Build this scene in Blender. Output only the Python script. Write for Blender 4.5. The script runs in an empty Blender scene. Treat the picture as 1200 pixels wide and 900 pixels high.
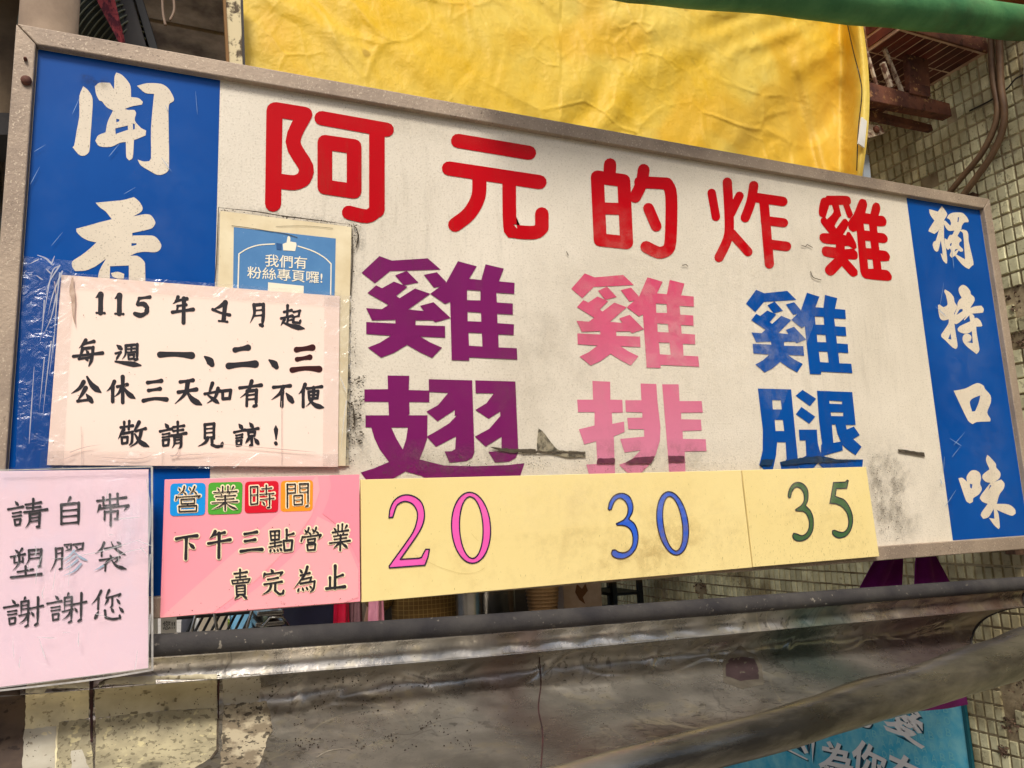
import bpy, bmesh, math, random
from mathutils import Vector, Matrix, noise
from mathutils.geometry import tessellate_polygon
from mathutils.bvhtree import BVHTree
random.seed(7)
SC = bpy.context.scene
COL = SC.collection

# ---------------------------------------------------------------- camera
ROT = ((0.92022258, -0.38927426, -0.0406935), (0.02988325, 0.17354551, -0.98437236), (0.390253, 0.90462562, 0.17133327))
FOC = 910.45
CAM = Vector((0.2504, -1.4479, 1.6016))
r0, r1, r2 = (Vector(r) for r in ROT)
cd = bpy.data.cameras.new('camera'); cam = bpy.data.objects.new('camera', cd); COL.objects.link(cam)
cam.matrix_world = Matrix(((r0.x, -r1.x, -r2.x, CAM.x), (r0.y, -r1.y, -r2.y, CAM.y), (r0.z, -r1.z, -r2.z, CAM.z), (0, 0, 0, 1)))
cd.sensor_width = 36; cd.lens = FOC / 1200 * 36; cd.clip_start = 0.02; cd.clip_end = 500
SC.camera = cam

# ---------------------------------------------------------------- world, sun, exposure
SUN_EL, SUN_AZ = math.radians(52), math.radians(205)      # azimuth clockwise from +Y
w = bpy.data.worlds.new('World'); SC.world = w; w.use_nodes = True
nt = w.node_tree; bg = nt.nodes['Background']
sky = nt.nodes.new('ShaderNodeTexSky'); sky.sky_type = 'NISHITA'; sky.sun_disc = False
sky.sun_elevation = SUN_EL; sky.sun_rotation = SUN_AZ; sky.dust_density = 4.0; sky.air_density = 1.0; sky.ozone_density = 0.6
nt.links.new(sky.outputs[0], bg.inputs[0]); bg.inputs[1].default_value = 0.105
sd = bpy.data.lights.new('sun', 'SUN'); sd.energy = 2.3; sd.angle = math.radians(14); sd.color = (1, .96, .90)
sun = bpy.data.objects.new('sun', sd); COL.objects.link(sun)
sv = Vector((math.sin(SUN_AZ) * math.cos(SUN_EL), math.cos(SUN_AZ) * math.cos(SUN_EL), math.sin(SUN_EL)))
sun.rotation_euler = sv.to_track_quat('Z', 'Y').to_euler(); sun.location = (0, -4, 6)
SC.view_settings.view_transform = 'Standard'; SC.view_settings.look = 'None'
SC.view_settings.exposure = 0.54; SC.view_settings.gamma = 1.0

# ---------------------------------------------------------------- measuring: photo survey point -> place in the world
def ray(px, py):
    a, b = (px - 600) / FOC, (py - 450) / FOC
    return r0 * a + r1 * b + r2
def at(px, py, y=0.0):
    d = ray(px, py); return CAM + d * ((y - CAM.y) / d.y)
def atx(px, py, x):
    d = ray(px, py); return CAM + d * ((x - CAM.x) / d.x)
def atz(px, py, z):
    d = ray(px, py); return CAM + d * ((z - CAM.z) / d.z)
def lerp(a, b, t): return a + (b - a) * t

# ---------------------------------------------------------------- materials
def lin(c):
    f = lambda v: (v / 12.92 if v <= .04045 else ((v + .055) / 1.055) ** 2.4)
    return tuple(f(x / 255) for x in c) + (1,)
def M(name, c1, c2=None, scale=4, rough=.6, metal=0, bump=0, bscale=60, spec=.3, speck=None, contour=None, detail=8, r2=None, transl=0, lo=.35, hi=.65, stretch=None, rand=0, voro=0, c3=None, s3=1.5, world=False):
    m = bpy.data.materials.new(name); m.use_nodes = True; t = m.node_tree; N = t.nodes; L = t.links
    b = N['Principled BSDF']; b.inputs['Roughness'].default_value = rough; b.inputs['Metallic'].default_value = metal
    b.inputs['Specular IOR Level'].default_value = spec
    tc = N.new('ShaderNodeTexCoord'); mp = N.new('ShaderNodeMapping'); L.new(N.new('ShaderNodeNewGeometry').outputs['Position'] if world else tc.outputs['Object'], mp.inputs[0])
    if stretch: mp.inputs['Scale'].default_value = stretch
    def nz(s, d=detail):
        n = N.new('ShaderNodeTexNoise'); n.inputs['Scale'].default_value = s; n.inputs['Detail'].default_value = d
        n.inputs['Roughness'].default_value = .62; L.new(mp.outputs[0], n.inputs['Vector']); return n.outputs['Fac']
    def ramp(src, a, bb, ca=(0, 0, 0, 1), cb=(1, 1, 1, 1)):
        r = N.new('ShaderNodeValToRGB'); r.color_ramp.elements[0].position = a; r.color_ramp.elements[1].position = bb
        r.color_ramp.elements[0].color = ca; r.color_ramp.elements[1].color = cb; L.new(src, r.inputs[0]); return r.outputs[0]
    def mix(f, a, bb):
        x = N.new('ShaderNodeMix'); x.data_type = 'RGBA'
        if isinstance(f, float): x.inputs[0].default_value = f
        else: L.new(f, x.inputs[0])
        for s, v in ((6, a), (7, bb)):
            if isinstance(v, tuple): x.inputs[s].default_value = v
            else: L.new(v, x.inputs[s])
        return x.outputs[2]
    c = lin(c1)
    if c2:
        n = nz(scale); c = ramp(n, lo, hi, lin(c1), lin(c2))
        if r2 is not None:
            mr = N.new('ShaderNodeMapRange'); mr.inputs[3].default_value = rough; mr.inputs[4].default_value = r2
            mr.inputs[1].default_value = lo; mr.inputs[2].default_value = hi
            L.new(nz(scale * 1.7), mr.inputs[0]); L.new(mr.outputs[0], b.inputs['Roughness'])
    if c3: c = mix(ramp(nz(s3), .5, .62), c, lin(c3))
    for sp in (speck or []):                                  # (colour, scale, threshold, strength, modulating scale)
        n = nz(sp[1], 2); k = ramp(n, sp[2], sp[2] + .05)
        if len(sp) > 4:
            mm = N.new('ShaderNodeMath'); mm.operation = 'MULTIPLY'; L.new(k, mm.inputs[0]); L.new(ramp(nz(sp[4], 3), .42, .62), mm.inputs[1]); k = mm.outputs[0]
        ms = N.new('ShaderNodeMath'); ms.operation = 'MULTIPLY'; L.new(k, ms.inputs[0]); ms.inputs[1].default_value = sp[3]
        c = mix(ms.outputs[0], c, lin(sp[0]))
    for cc in (contour or []):                                # (colour, scale, half width, strength): thin wandering reflection squiggles painted into the colour
        n = N.new('ShaderNodeTexNoise'); n.inputs['Scale'].default_value = cc[1]; n.inputs['Detail'].default_value = 3; n.inputs['Distortion'].default_value = 1.2
        L.new(mp.outputs[0], n.inputs['Vector'])
        s_ = N.new('ShaderNodeMath'); s_.operation = 'SUBTRACT'; s_.inputs[1].default_value = .5; L.new(n.outputs['Fac'], s_.inputs[0])
        a_ = N.new('ShaderNodeMath'); a_.operation = 'ABSOLUTE'; L.new(s_.outputs[0], a_.inputs[0])
        mr = N.new('ShaderNodeMapRange'); mr.inputs[1].default_value = 0; mr.inputs[2].default_value = cc[2]; mr.inputs[3].default_value = cc[3]; mr.inputs[4].default_value = 0
        L.new(a_.outputs[0], mr.inputs[0])
        mm = N.new('ShaderNodeMath'); mm.operation = 'MULTIPLY'; L.new(mr.outputs[0], mm.inputs[0]); L.new(ramp(nz(cc[1] * .6, 3), .45, .6), mm.inputs[1])
        c = mix(mm.outputs[0], c, lin(cc[0]))
    if rand:
        oi = N.new('ShaderNodeObjectInfo'); ge = N.new('ShaderNodeNewGeometry')
        ad = N.new('ShaderNodeMath'); ad.operation = 'ADD'; L.new(oi.outputs['Random'], ad.inputs[0]); L.new(ge.outputs['Random Per Island'], ad.inputs[1])
        fr = N.new('ShaderNodeMath'); fr.operation = 'FRACT'; L.new(ad.outputs[0], fr.inputs[0])
        mr = N.new('ShaderNodeMapRange'); mr.inputs[3].default_value = 1 - rand; mr.inputs[4].default_value = 1 + rand * .6; L.new(fr.outputs[0], mr.inputs[0])
        hv = N.new('ShaderNodeHueSaturation'); L.new(mr.outputs[0], hv.inputs['Value'])
        if isinstance(c, tuple): hv.inputs['Color'].default_value = c
        else: L.new(c, hv.inputs['Color'])
        c = hv.outputs[0]
    if isinstance(c, tuple): b.inputs['Base Color'].default_value = c
    else: L.new(c, b.inputs['Base Color'])
    if bump:
        bp = N.new('ShaderNodeBump'); bp.inputs['Strength'].default_value = bump; bp.inputs['Distance'].default_value = .004
        L.new(nz(bscale, 6), bp.inputs['Height']); L.new(bp.outputs[0], b.inputs['Normal'])
    if transl:
        tr = N.new('ShaderNodeBsdfTranslucent'); ms = N.new('ShaderNodeMixShader'); ms.inputs[0].default_value = transl
        if isinstance(c, tuple): tr.inputs[0].default_value = c
        else: L.new(c, tr.inputs[0])
        L.new(b.outputs[0], ms.inputs[1]); L.new(tr.outputs[0], ms.inputs[2]); L.new(ms.outputs[0], N['Material Output'].inputs[0])
    return m
def Mclear(name, gloss=.12, rough=.12, bump=.6, bscale=30, tint=(255, 255, 255), milk=0.0):
    m = bpy.data.materials.new(name); m.use_nodes = True; t = m.node_tree; N = t.nodes; L = t.links
    N.remove(N['Principled BSDF'])
    tr = N.new('ShaderNodeBsdfTransparent'); tr.inputs[0].default_value = lin(tint)
    gl = N.new('ShaderNodeBsdfGlossy'); gl.inputs['Roughness'].default_value = rough
    di = N.new('ShaderNodeBsdfDiffuse'); di.inputs[0].default_value = (.8, .8, .8, 1)
    tc = N.new('ShaderNodeTexCoord'); n = N.new('ShaderNodeTexNoise'); n.inputs['Scale'].default_value = bscale; n.inputs['Detail'].default_value = 5; n.inputs['Distortion'].default_value = 1.5
    L.new(tc.outputs['Object'], n.inputs['Vector'])
    bp = N.new('ShaderNodeBump'); bp.inputs['Strength'].default_value = bump; bp.inputs['Distance'].default_value = .006
    L.new(n.outputs['Fac'], bp.inputs['Height']); L.new(bp.outputs[0], gl.inputs['Normal'])
    m1 = N.new('ShaderNodeMixShader'); m1.inputs[0].default_value = gloss; L.new(tr.outputs[0], m1.inputs[1]); L.new(gl.outputs[0], m1.inputs[2])
    m2 = N.new('ShaderNodeMixShader'); m2.inputs[0].default_value = milk; L.new(m1.outputs[0], m2.inputs[1]); L.new(di.outputs[0], m2.inputs[2])
    L.new(m2.outputs[0], N['Material Output'].inputs[0]); return m

def Mfilm(name, col, scale, lo, hi, strength, edge=.25, stretch=None, rough=.9):
    '''a film of dirt, dust or painted sheen: patchy, fading out towards its own edges'''
    m = bpy.data.materials.new(name); m.use_nodes = True; t = m.node_tree; N = t.nodes; L = t.links
    b = N['Principled BSDF']; b.inputs['Base Color'].default_value = lin(col); b.inputs['Roughness'].default_value = rough; b.inputs['Specular IOR Level'].default_value = .1
    tc = N.new('ShaderNodeTexCoord'); mp = N.new('ShaderNodeMapping'); L.new(tc.outputs['Object'], mp.inputs[0])
    if stretch: mp.inputs['Scale'].default_value = stretch
    def mth(op, a, bb=None):
        x = N.new('ShaderNodeMath'); x.operation = op; x.use_clamp = op in ('MULTIPLY', 'ADD')
        for i, v in enumerate((a, bb)):
            if v is None: continue
            if isinstance(v, (int, float)): x.inputs[i].default_value = v
            else: L.new(v, x.inputs[i])
        return x.outputs[0]
    def nz(s, a, c, d=8):
        n = N.new('ShaderNodeTexNoise'); n.inputs['Scale'].default_value = s; n.inputs['Detail'].default_value = d; n.inputs['Roughness'].default_value = .7; L.new(mp.outputs[0], n.inputs['Vector'])
        mr = N.new('ShaderNodeMapRange'); mr.inputs[1].default_value = a; mr.inputs[2].default_value = c; L.new(n.outputs['Fac'], mr.inputs[0]); return mr.outputs[0]
    sp = N.new('ShaderNodeSeparateXYZ'); L.new(tc.outputs['Generated'], sp.inputs[0])
    f = mth('MULTIPLY', nz(scale, lo, hi), mth('ADD', nz(scale * 6, .42, .6), .25))
    for ax in (0, 2):
        d = mth('MINIMUM', sp.outputs[ax], mth('SUBTRACT', 1, sp.outputs[ax])); f = mth('MULTIPLY', f, mth('MULTIPLY', d, 1 / edge))
    f = mth('MULTIPLY', f, strength)
    tr = N.new('ShaderNodeBsdfTransparent'); ms = N.new('ShaderNodeMixShader'); L.new(f, ms.inputs[0]); L.new(tr.outputs[0], ms.inputs[1]); L.new(b.outputs[0], ms.inputs[2]); L.new(ms.outputs[0], N['Material Output'].inputs[0])
    return m
FILM = [0]
# ---------------------------------------------------------------- object helpers
def tag(o, label=None, cat=None, group=None, kind=None):
    if label: o['label'] = label
    if cat: o['category'] = cat
    if group: o['group'] = group
    if kind: o['kind'] = kind
    return o
def thing(name, loc, label, cat, group=None):
    o = bpy.data.objects.new(name, None); COL.objects.link(o); o.location = loc; o.empty_display_size = .05
    return tag(o, label, cat, group)
ORG = {}
def origin(p):
    v = Vector((0, 0, 0))
    while p is not None: v = v + p.location; p = p.parent
    return v
def mesh(name, verts, faces, mat, parent=None, smooth=False, org=None):
    base = origin(parent)
    o3 = Vector((0, 0, 0))
    if parent is None:
        vs = [Vector(v) for v in verts]
        o3 = Vector(org) if org is not None else Vector(((min(v.x for v in vs) + max(v.x for v in vs)) / 2, (min(v.y for v in vs) + max(v.y for v in vs)) / 2, min(v.z for v in vs)))
    me = bpy.data.meshes.new(name)
    me.from_pydata([tuple(Vector(v) - base - o3) for v in verts], [], faces); me.update()
    if isinstance(mat, (list, tuple)):
        for x in mat: me.materials.append(x)
    else: me.materials.append(mat)
    if smooth:
        for p in me.polygons: p.use_smooth = True
    o = bpy.data.objects.new(name, me); COL.objects.link(o); o.parent = parent; o.location = o3
    return o
class G:
    """collects geometry for one mesh"""
    def __init__(s): s.v = []; s.f = []
    def add(s, vs, fs):
        n = len(s.v); s.v += [Vector(v) for v in vs]; s.f += [tuple(i + n for i in f) for f in fs]; return s
    def box(s, a, b):
        (x0, y0, z0), (x1, y1, z1) = a, b
        return s.add([(x0, y0, z0), (x1, y0, z0), (x1, y1, z0), (x0, y1, z0), (x0, y0, z1), (x1, y0, z1), (x1, y1, z1), (x0, y1, z1)],
                     [(0, 3, 2, 1), (4, 5, 6, 7), (0, 1, 5, 4), (1, 2, 6, 5), (2, 3, 7, 6), (3, 0, 4, 7)])
    def hexa(s, front, back):           # two matching loops of four points
        return s.add(list(front) + list(back), [(0, 1, 2, 3), (7, 6, 5, 4), (0, 4, 5, 1), (1, 5, 6, 2), (2, 6, 7, 3), (3, 7, 4, 0)])
    def slab(s, quad, t, ax=1):         # quad facing -ax, thickness t along +ax
        off = Vector((0, 0, 0)); off[ax] = t
        return s.hexa([Vector(q) for q in quad], [Vector(q) + off for q in quad])
    def tube(s, pts, r, n=12, cap=True):
        pts = [Vector(p) for p in pts]; rs = r if isinstance(r, (list, tuple)) else [r] * len(pts)
        base = len(s.v); up = None
        for i, p in enumerate(pts):
            d = (pts[min(i + 1, len(pts) - 1)] - pts[max(i - 1, 0)]).normalized()
            if up is None: up = d.orthogonal().normalized()
            up = (up - d * up.dot(d)).normalized(); q = d.cross(up)
            for k in range(n):
                a = 2 * math.pi * k / n; s.v.append(p + (up * math.cos(a) + q * math.sin(a)) * rs[i])
        for i in range(len(pts) - 1):
            for k in range(n):
                a = base + i * n + k; b = base + i * n + (k + 1) % n
                s.f.append((a, b, b + n, a + n))
        if cap:
            s.f.append(tuple(base + k for k in range(n))[::-1]); s.f.append(tuple(base + (len(pts) - 1) * n + k for k in range(n)))
        return s
    def lathe(s, c, prof, n=24):        # prof: (radius, z)
        base = len(s.v); c = Vector(c)
        for r, z in prof:
            for k in range(n):
                a = 2 * math.pi * k / n; s.v.append(c + Vector((r * math.cos(a), r * math.sin(a), z)))
        for i in range(len(prof) - 1):
            for k in range(n):
                a = base + i * n + k; b = base + i * n + (k + 1) % n; s.f.append((a, b, b + n, a + n))
        return s
    def grid(s, fn, nu, nv):
        base = len(s.v)
        for j in range(nv + 1):
            for i in range(nu + 1): s.v.append(Vector(fn(i / nu, j / nv)))
        for j in range(nv):
            for i in range(nu):
                a = base + j * (nu + 1) + i; s.f.append((a, a + 1, a + nu + 2, a + nu + 1))
        return s
    def poly(s, loops):                 # tessellated polygon with holes, loops of 3-D points lying in a plane
        t = tessellate_polygon([[Vector(p) for p in l] for l in loops])
        flat = [p for l in loops for p in l]
        return s.add(flat, [tuple(x) for x in t])
    def build(s, name, mat, parent=None, smooth=False, bevel=0, **k):
        o = mesh(name, s.v, s.f, mat, parent, smooth, **k)
        if bevel:
            b = bmesh.new(); b.from_mesh(o.data); bmesh.ops.bevel(b, geom=b.edges[:], offset=bevel, segments=2, affect='EDGES', profile=.5); b.to_mesh(o.data); b.free()
        return o
def bilin(q, u, v):                     # q: TL TR BR BL
    a, b, c, d = (Vector(p) for p in q); return (a * (1 - u) + b * u) * (1 - v) + (d * (1 - u) + c * u) * v

def film(q, y, mat, parent, name='dirt_film'):
    FILM[0] += 1; yy = y - (FILM[0] % 12) * .00006
    o = G().add([at(a, b, yy) for a, b in q], [(0, 1, 2, 3)]).build(name, mat, parent); return tag(o, kind='stuff')
# ---------------------------------------------------------------- lettering: brush strokes and cut-vinyl outlines
PROF = {'c': [1, 1], 'h': [1.0, .78, .74, .85, 1.15], 'v': [1.12, .9, .86, .92, .95], 'p': [1.15, 1.05, .85, .5, .12], 'n': [.45, .75, 1.15, 1.35, .35],
        'd': [.35, .9, 1.35, .9], 'k': [1.05, .9, .95, 1, .35], 'e': [.7, 1, 1.2, .9]}
def prof(k, t):
    p = PROF[k]; x = t * (len(p) - 1); i = min(int(x), len(p) - 2); return lerp(p[i], p[i + 1], x - i)
def stroke_loop(pts, wd, kind, n=4):
    P = [Vector((p[0], p[1])) for p in pts]
    if len(P) > 2:                      # smooth through the points
        Q = []
        for i in range(len(P) - 1):
            a, b, c, d = P[max(i - 1, 0)], P[i], P[i + 1], P[min(i + 2, len(P) - 1)]
            for j in range(n):
                t = j / n; Q.append(.5 * ((2 * b) + (c - a) * t + (2 * a - 5 * b + 4 * c - d) * t * t + (3 * b - 3 * c + d - a) * t ** 3))
        Q.append(P[-1]); P = Q
    elif kind != 'c':
        P = [P[0].lerp(P[1], i / 5) for i in range(6)]
    L = [0]
    for i in range(1, len(P)): L.append(L[-1] + (P[i] - P[i - 1]).length)
    A, B = [], []
    for i, p in enumerate(P):
        d = (P[min(i + 1, len(P) - 1)] - P[max(i - 1, 0)]).normalized(); nn = Vector((-d.y, d.x)); h = wd / 2 * prof(kind, L[i] / max(L[-1], 1e-6))
        A.append(p + nn * h); B.append(p - nn * h)
        if i == 0: s0 = (p, d, h)
        if i == len(P) - 1: s1 = (p, d, h)
    cap = lambda p, d, h, sg: [p + Vector((-d.y, d.x)) * h * math.cos(a) * 1.0 + d * h * math.sin(a) * sg for a in (math.pi * k / 6 for k in range(1, 6))]
    return A + cap(s1[0], s1[1], s1[2], 1) + B[::-1] + [q for q in reversed(cap(s0[0], s0[1], s0[2], -1))]
def split(pts, lim=52):                 # break a stroke at its sharp corners
    out, cur = [], [pts[0]]
    for i in range(1, len(pts)):
        cur.append(pts[i])
        if i < len(pts) - 1:
            a = Vector((pts[i][0] - pts[i - 1][0], pts[i][1] - pts[i - 1][1])); b = Vector((pts[i + 1][0] - pts[i][0], pts[i + 1][1] - pts[i][1]))
            if a.length and b.length and a.angle(b) > math.radians(lim): out.append(cur); cur = [pts[i]]
    return out + [cur]
def parse(txt):                         # "h12 10,10 30,12; p10 ..." -> strokes (kind, width, points)
    out = []
    for s in txt.replace('\n', ' ').split(';'):
        s = s.split()
        if not s: continue
        out.append((s[0][0], float(s[0][1:]), [tuple(float(a) for a in q.split(',')) for q in s[1:]]))
    return out
def shift(strokes, dx, dy): return [(k, w_, [(a + dx, b + dy) for a, b in p]) for k, w_, p in strokes]
def strokes_geo(g, strokes, fr, y, step=.00002, grow=0, back=1):
    x0, y0, s = fr; i = 0
    for k, wd, pts in strokes:
        kk = k if k != 'b' else 'c'
        for seg in split(pts):
            lp = stroke_loop(seg, wd + grow, kk)
            yy = y - (i % 40 + 1) * step; i += 1
            g.poly([[at(x0 + q.x / s, y0 + q.y / s, yy) for q in lp]])
    return i
def lettering(txt, fr, y, mat, parent, name='lettering', grow=0, **k):
    g = G(); strokes_geo(g, parse(txt) if isinstance(txt, str) else txt, fr, y, grow=grow); return tag(g.build(name, mat, parent), **k)
def words(txt, fr, y, mat, parent, name='character', grow=0, rows=(), gap=9, **k):
    ss = parse(txt) if isinstance(txt, str) else txt; cl = []
    for s in ss:
        xs = [p[0] for p in s[2]]; ym = sum(p[1] for p in s[2]) / len(s[2]); r = sum(1 for q in rows if ym > q)
        a, b = min(xs) - s[1] / 2, max(xs) + s[1] / 2; hit = [c for c in cl if c[0] == r and a < c[2] + gap and b > c[1] - gap]
        n = [r, min([a] + [c[1] for c in hit]), max([b] + [c[2] for c in hit]), [s]]
        for c in hit: cl.remove(c)
        n[3] = sum([c[3] for c in hit], []) + [s]; cl.append(n)
    for c in sorted(cl, key=lambda c: (c[0], c[1])): lettering(c[3], fr, y, mat, parent, name, grow, **k)
def loops(txt): return [[tuple(float(a) for a in q.split(',')) for q in l.split()] for l in txt.split('|')]
def round_off(l, n=3, lim=.95):         # soften a traced outline, keeping its sharp corners
    P = [Vector(p) for p in l]; N_ = len(P); out = []
    sharp = lambda x, y_, z: (y_ - x).angle(z - y_, 0) > lim
    for i in range(N_):
        a, b, c, d = P[i - 1], P[i], P[(i + 1) % N_], P[(i + 2) % N_]
        L_ = (c - b).length
        if sharp(a, b, c) and sharp(b, c, d): out.append(b[:]); continue
        m0 = (c - b) if sharp(a, b, c) else (c - a) * .5; m1 = (c - b) if sharp(b, c, d) else (d - b) * .5
        m0 = m0 * min(1, L_ / max(m0.length, 1e-6)); m1 = m1 * min(1, L_ / max(m1.length, 1e-6))
        for j in range(n):
            s = j / n; out.append((b * (2 * s ** 3 - 3 * s * s + 1) + m0 * (s ** 3 - 2 * s * s + s) + c * (3 * s * s - 2 * s ** 3) + m1 * (s ** 3 - s * s))[:])
    return out
def cut(polys, fr, y, mat, parent, name='character', fn=None, soft=False, **k):
    if soft: polys = [[round_off(l) for l in loops(t)] for t in polys]
    x0, y0, s = fr; g = G()
    for i, t in enumerate(polys):
        f = (lambda q: at(x0 + q[0] / s, y0 + q[1] / s, y - i * .0001)) if fn is None else (lambda q: fn(at(x0 + q[0] / s, y0 + q[1] / s, y - i * .0001)))
        g.poly([[f(q) for q in l] for l in (loops(t) if isinstance(t, str) else t)])
    return tag(g.build(name, mat, parent), **k)
def font_text(s, quadfn, bold=0.0):
    """lettering in Blender's built-in font, laid on the surface given by quadfn(u, v) (v down)"""
    cu = bpy.data.curves.new('t', 'FONT'); cu.body = s; cu.offset = bold; cu.resolution_u = 3
    o = bpy.data.objects.new('t', cu); COL.objects.link(o)
    dg = bpy.context.evaluated_depsgraph_get(); me = bpy.data.meshes.new_from_object(o.evaluated_get(dg))
    vs = [v.co.copy() for v in me.vertices]; fs = [tuple(p.vertices) for p in me.polygons]
    bpy.data.objects.remove(o); bpy.data.meshes.remove(me)
    if not vs: return [], []
    x0, x1 = min(v.x for v in vs), max(v.x for v in vs); y0, y1 = min(v.y for v in vs), max(v.y for v in vs)
    return [quadfn((v.x - x0) / (x1 - x0), (y1 - v.y) / (y1 - y0)) for v in vs], fs
def flakes(g, ptfn, n, smin, smax, dens=None):
    """small irregular specks of dirt: ptfn(u, v) -> (point, du, dv) on the surface"""
    for _ in range(n):
        u, v = random.random(), random.random()
        if dens and random.random() > dens(u, v): continue
        p, a, b = ptfn(u, v); r = random.uniform(smin, smax) * random.random() ** .6; ph = random.random() * 6
        el = random.uniform(.4, 1); m = 5
        g.add([p + a * math.cos(ph + 6.283 * i / m) * r * random.uniform(.6, 1.2) + b * math.sin(ph + 6.283 * i / m) * r * el * random.uniform(.6, 1.2) for i in range(m)], [tuple(range(m))])
XA, ZA = Vector((1, 0, 0)), Vector((0, 0, 1))
def plane_pt(q, y):                     # specks on a plane of constant y inside the surveyed quad
    P = [at(a, b, y) for a, b in q]
    def f(u, v):
        p = bilin(P, u, v); p.y = y - random.random() * .00015; return p, XA, ZA
    return f

# ---------------------------------------------------------------- materials in use
m_cream = M('sign_cream', (206, 196, 176), (222, 212, 193), scale=2.2, rough=.5, bump=.25, bscale=240,
            speck=[((158, 144, 120), 240, .57, .30), ((240, 232, 214), 200, .60, .22), ((96, 84, 66), 420, .66, .6, 1.6), ((120, 106, 84), 40, .70, .35, 2.0)])
m_blue = M('sign_blue', (0, 66, 140), (2, 74, 150), scale=3, rough=.34, bump=.03, bscale=8, spec=.12, speck=[((60, 100, 150), 420, .72, .35)])
m_letter = M('letter_cream', (207, 194, 172), (218, 205, 182), scale=9, rough=.5, speck=[((120, 104, 84), 330, .62, .6)])
m_red = M('vinyl_red', (176, 2, 14), (184, 3, 16), scale=4, rough=.36, spec=.1, speck=[((120, 20, 20), 300, .72, .4)])
m_purple = M('vinyl_purple', (110, 24, 86), (118, 28, 92), scale=5, rough=.42, spec=.12)
m_vblue = M('vinyl_blue', (0, 70, 146), (2, 76, 152), scale=5, rough=.42, spec=.12, speck=[((20, 50, 90), 200, .72, .5)])
m_frame = M('weathered_frame', (142, 126, 110), (168, 150, 130), scale=7, rough=.62, metal=.25, bump=.3, bscale=180,
            speck=[((200, 184, 160), 260, .62, .7), ((84, 70, 58), 190, .62, .7, 4)])
m_grime = M('grime', (56, 48, 38), (84, 74, 60), scale=60, rough=.95)
m_residue = M('tape_residue', (74, 68, 56), (150, 140, 116), scale=70, rough=.9, lo=.42, hi=.6)
m_resid2 = M('dark_residue', (84, 34, 56), (112, 52, 72), scale=90, rough=.8)
m_resid3 = M('blue_residue', (4, 42, 74), (10, 54, 88), scale=60, rough=.6)
m_yellow = M('board_yellow', (230, 208, 140), (236, 216, 152), scale=2, rough=.42, speck=[((196, 168, 100), 300, .68, .5), ((120, 104, 60), 240, .71, .6, 3)])
m_edge = M('board_edge', (96, 84, 66), (120, 104, 84), scale=20, rough=.8)
m_pink = M('board_pink', (246, 150, 162), (250, 160, 168), scale=1.5, rough=.4)
m_pink2 = M('board_pink_pale', (249, 164, 168), (248, 170, 172), scale=3, rough=.4)
m_pink3 = M('board_pink_deep', (244, 142, 156), (246, 148, 162), scale=3, rough=.4)
m_ink = M('black_ink', (40, 38, 42), (48, 45, 48), scale=30, rough=.4)
m_ink2 = M('brown_ink', (58, 22, 22), rough=.4)
m_ink3 = M('marker_ink', (30, 28, 30), (46, 43, 45), scale=26, rough=.4)
m_halo = M('cream_outline', (250, 228, 190), rough=.45)
m_peach = M('notice_peach', (244, 220, 204), (248, 216, 196), scale=1.4, rough=.55, bump=.06, bscale=5, speck=[((170, 140, 120), 210, .73, .5)])
m_lilac = M('notice_lilac', (238, 208, 220), (250, 216, 218), scale=1.8, rough=.5, bump=.2, bscale=5, c3=(232, 214, 228), s3=2.6)
m_tape = Mclear('clear_tape', gloss=.08, rough=.16, bump=.9, bscale=30, tint=(252, 252, 252), milk=.015)
m_sleeve = Mclear('plastic_sleeve', gloss=.075, rough=.10, bump=1.0, bscale=14, tint=(252, 252, 253), milk=.03)
m_crease_glint = Mclear('crease_glint', gloss=.25, rough=.2, bump=.2, milk=.38)  # milky white that stands in for glints along plastic creases
m_stk = M('sticker_paper', (228, 214, 178), (210, 192, 152), scale=12, rough=.6, speck=[((130, 110, 80), 160, .68, .4)])
m_stkb = M('sticker_blue', (70, 120, 168), (82, 132, 178), scale=12, rough=.5, speck=[((150, 176, 196), 120, .68, .3)])
m_stkw = M('sticker_white', (236, 226, 200), rough=.55)
m_steel = M('stained_and_reflection_tinted_steel', (146, 142, 133), (206, 200, 188), scale=4.4, rough=.2, r2=.42, metal=.85, bump=1.0, bscale=12, detail=12,
            speck=[((90, 84, 76), 4, .57, .4), ((190, 180, 150), 18, .6, .35), ((60, 50, 42), 40, .60, .5, 4), ((36, 30, 26), 140, .64, .7, 5)], c3=(126, 106, 96), s3=1.2, contour=[((214, 204, 176), 3.2, .008, .55), ((206, 192, 160), 7, .010, .3), ((52, 44, 38), 5, .010, .5)])
m_rail = M('dark_rail', (52, 50, 51), (74, 71, 68), scale=9, rough=.85, metal=.1, spec=.08, bump=.3, bscale=120, speck=[((150, 142, 128), 90, .66, .7, 8)])
m_lip = M('rolled_steel', (158, 152, 138), (70, 67, 62), scale=9, rough=.22, r2=.5, metal=.85, bump=.9, bscale=11, stretch=(.22, 1, 1),
          speck=[((60, 50, 40), 60, .66, .6, 4)])
m_rust = M('rusty_steel', (116, 72, 52), (72, 42, 36), scale=14, rough=.75, bump=.6, bscale=60, speck=[((196, 150, 96), 60, .60, .7, 6), ((40, 24, 20), 30, .6, .6)])
m_flake = M('flaking_paint', (176, 160, 138), (96, 66, 52), scale=40, rough=.8, bump=.6, bscale=80, lo=.45, hi=.55)
m_tarp = M('yellow_tarp', (246, 196, 26), (250, 228, 124), scale=1.3, rough=.5, bump=.8, bscale=48, transl=.34, detail=6, lo=.36, hi=.66,
           speck=[((150, 110, 30), 12, .72, .5), ((238, 178, 12), 2.0, .50, .5), ((200, 160, 70), 5, .66, .15)])
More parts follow.
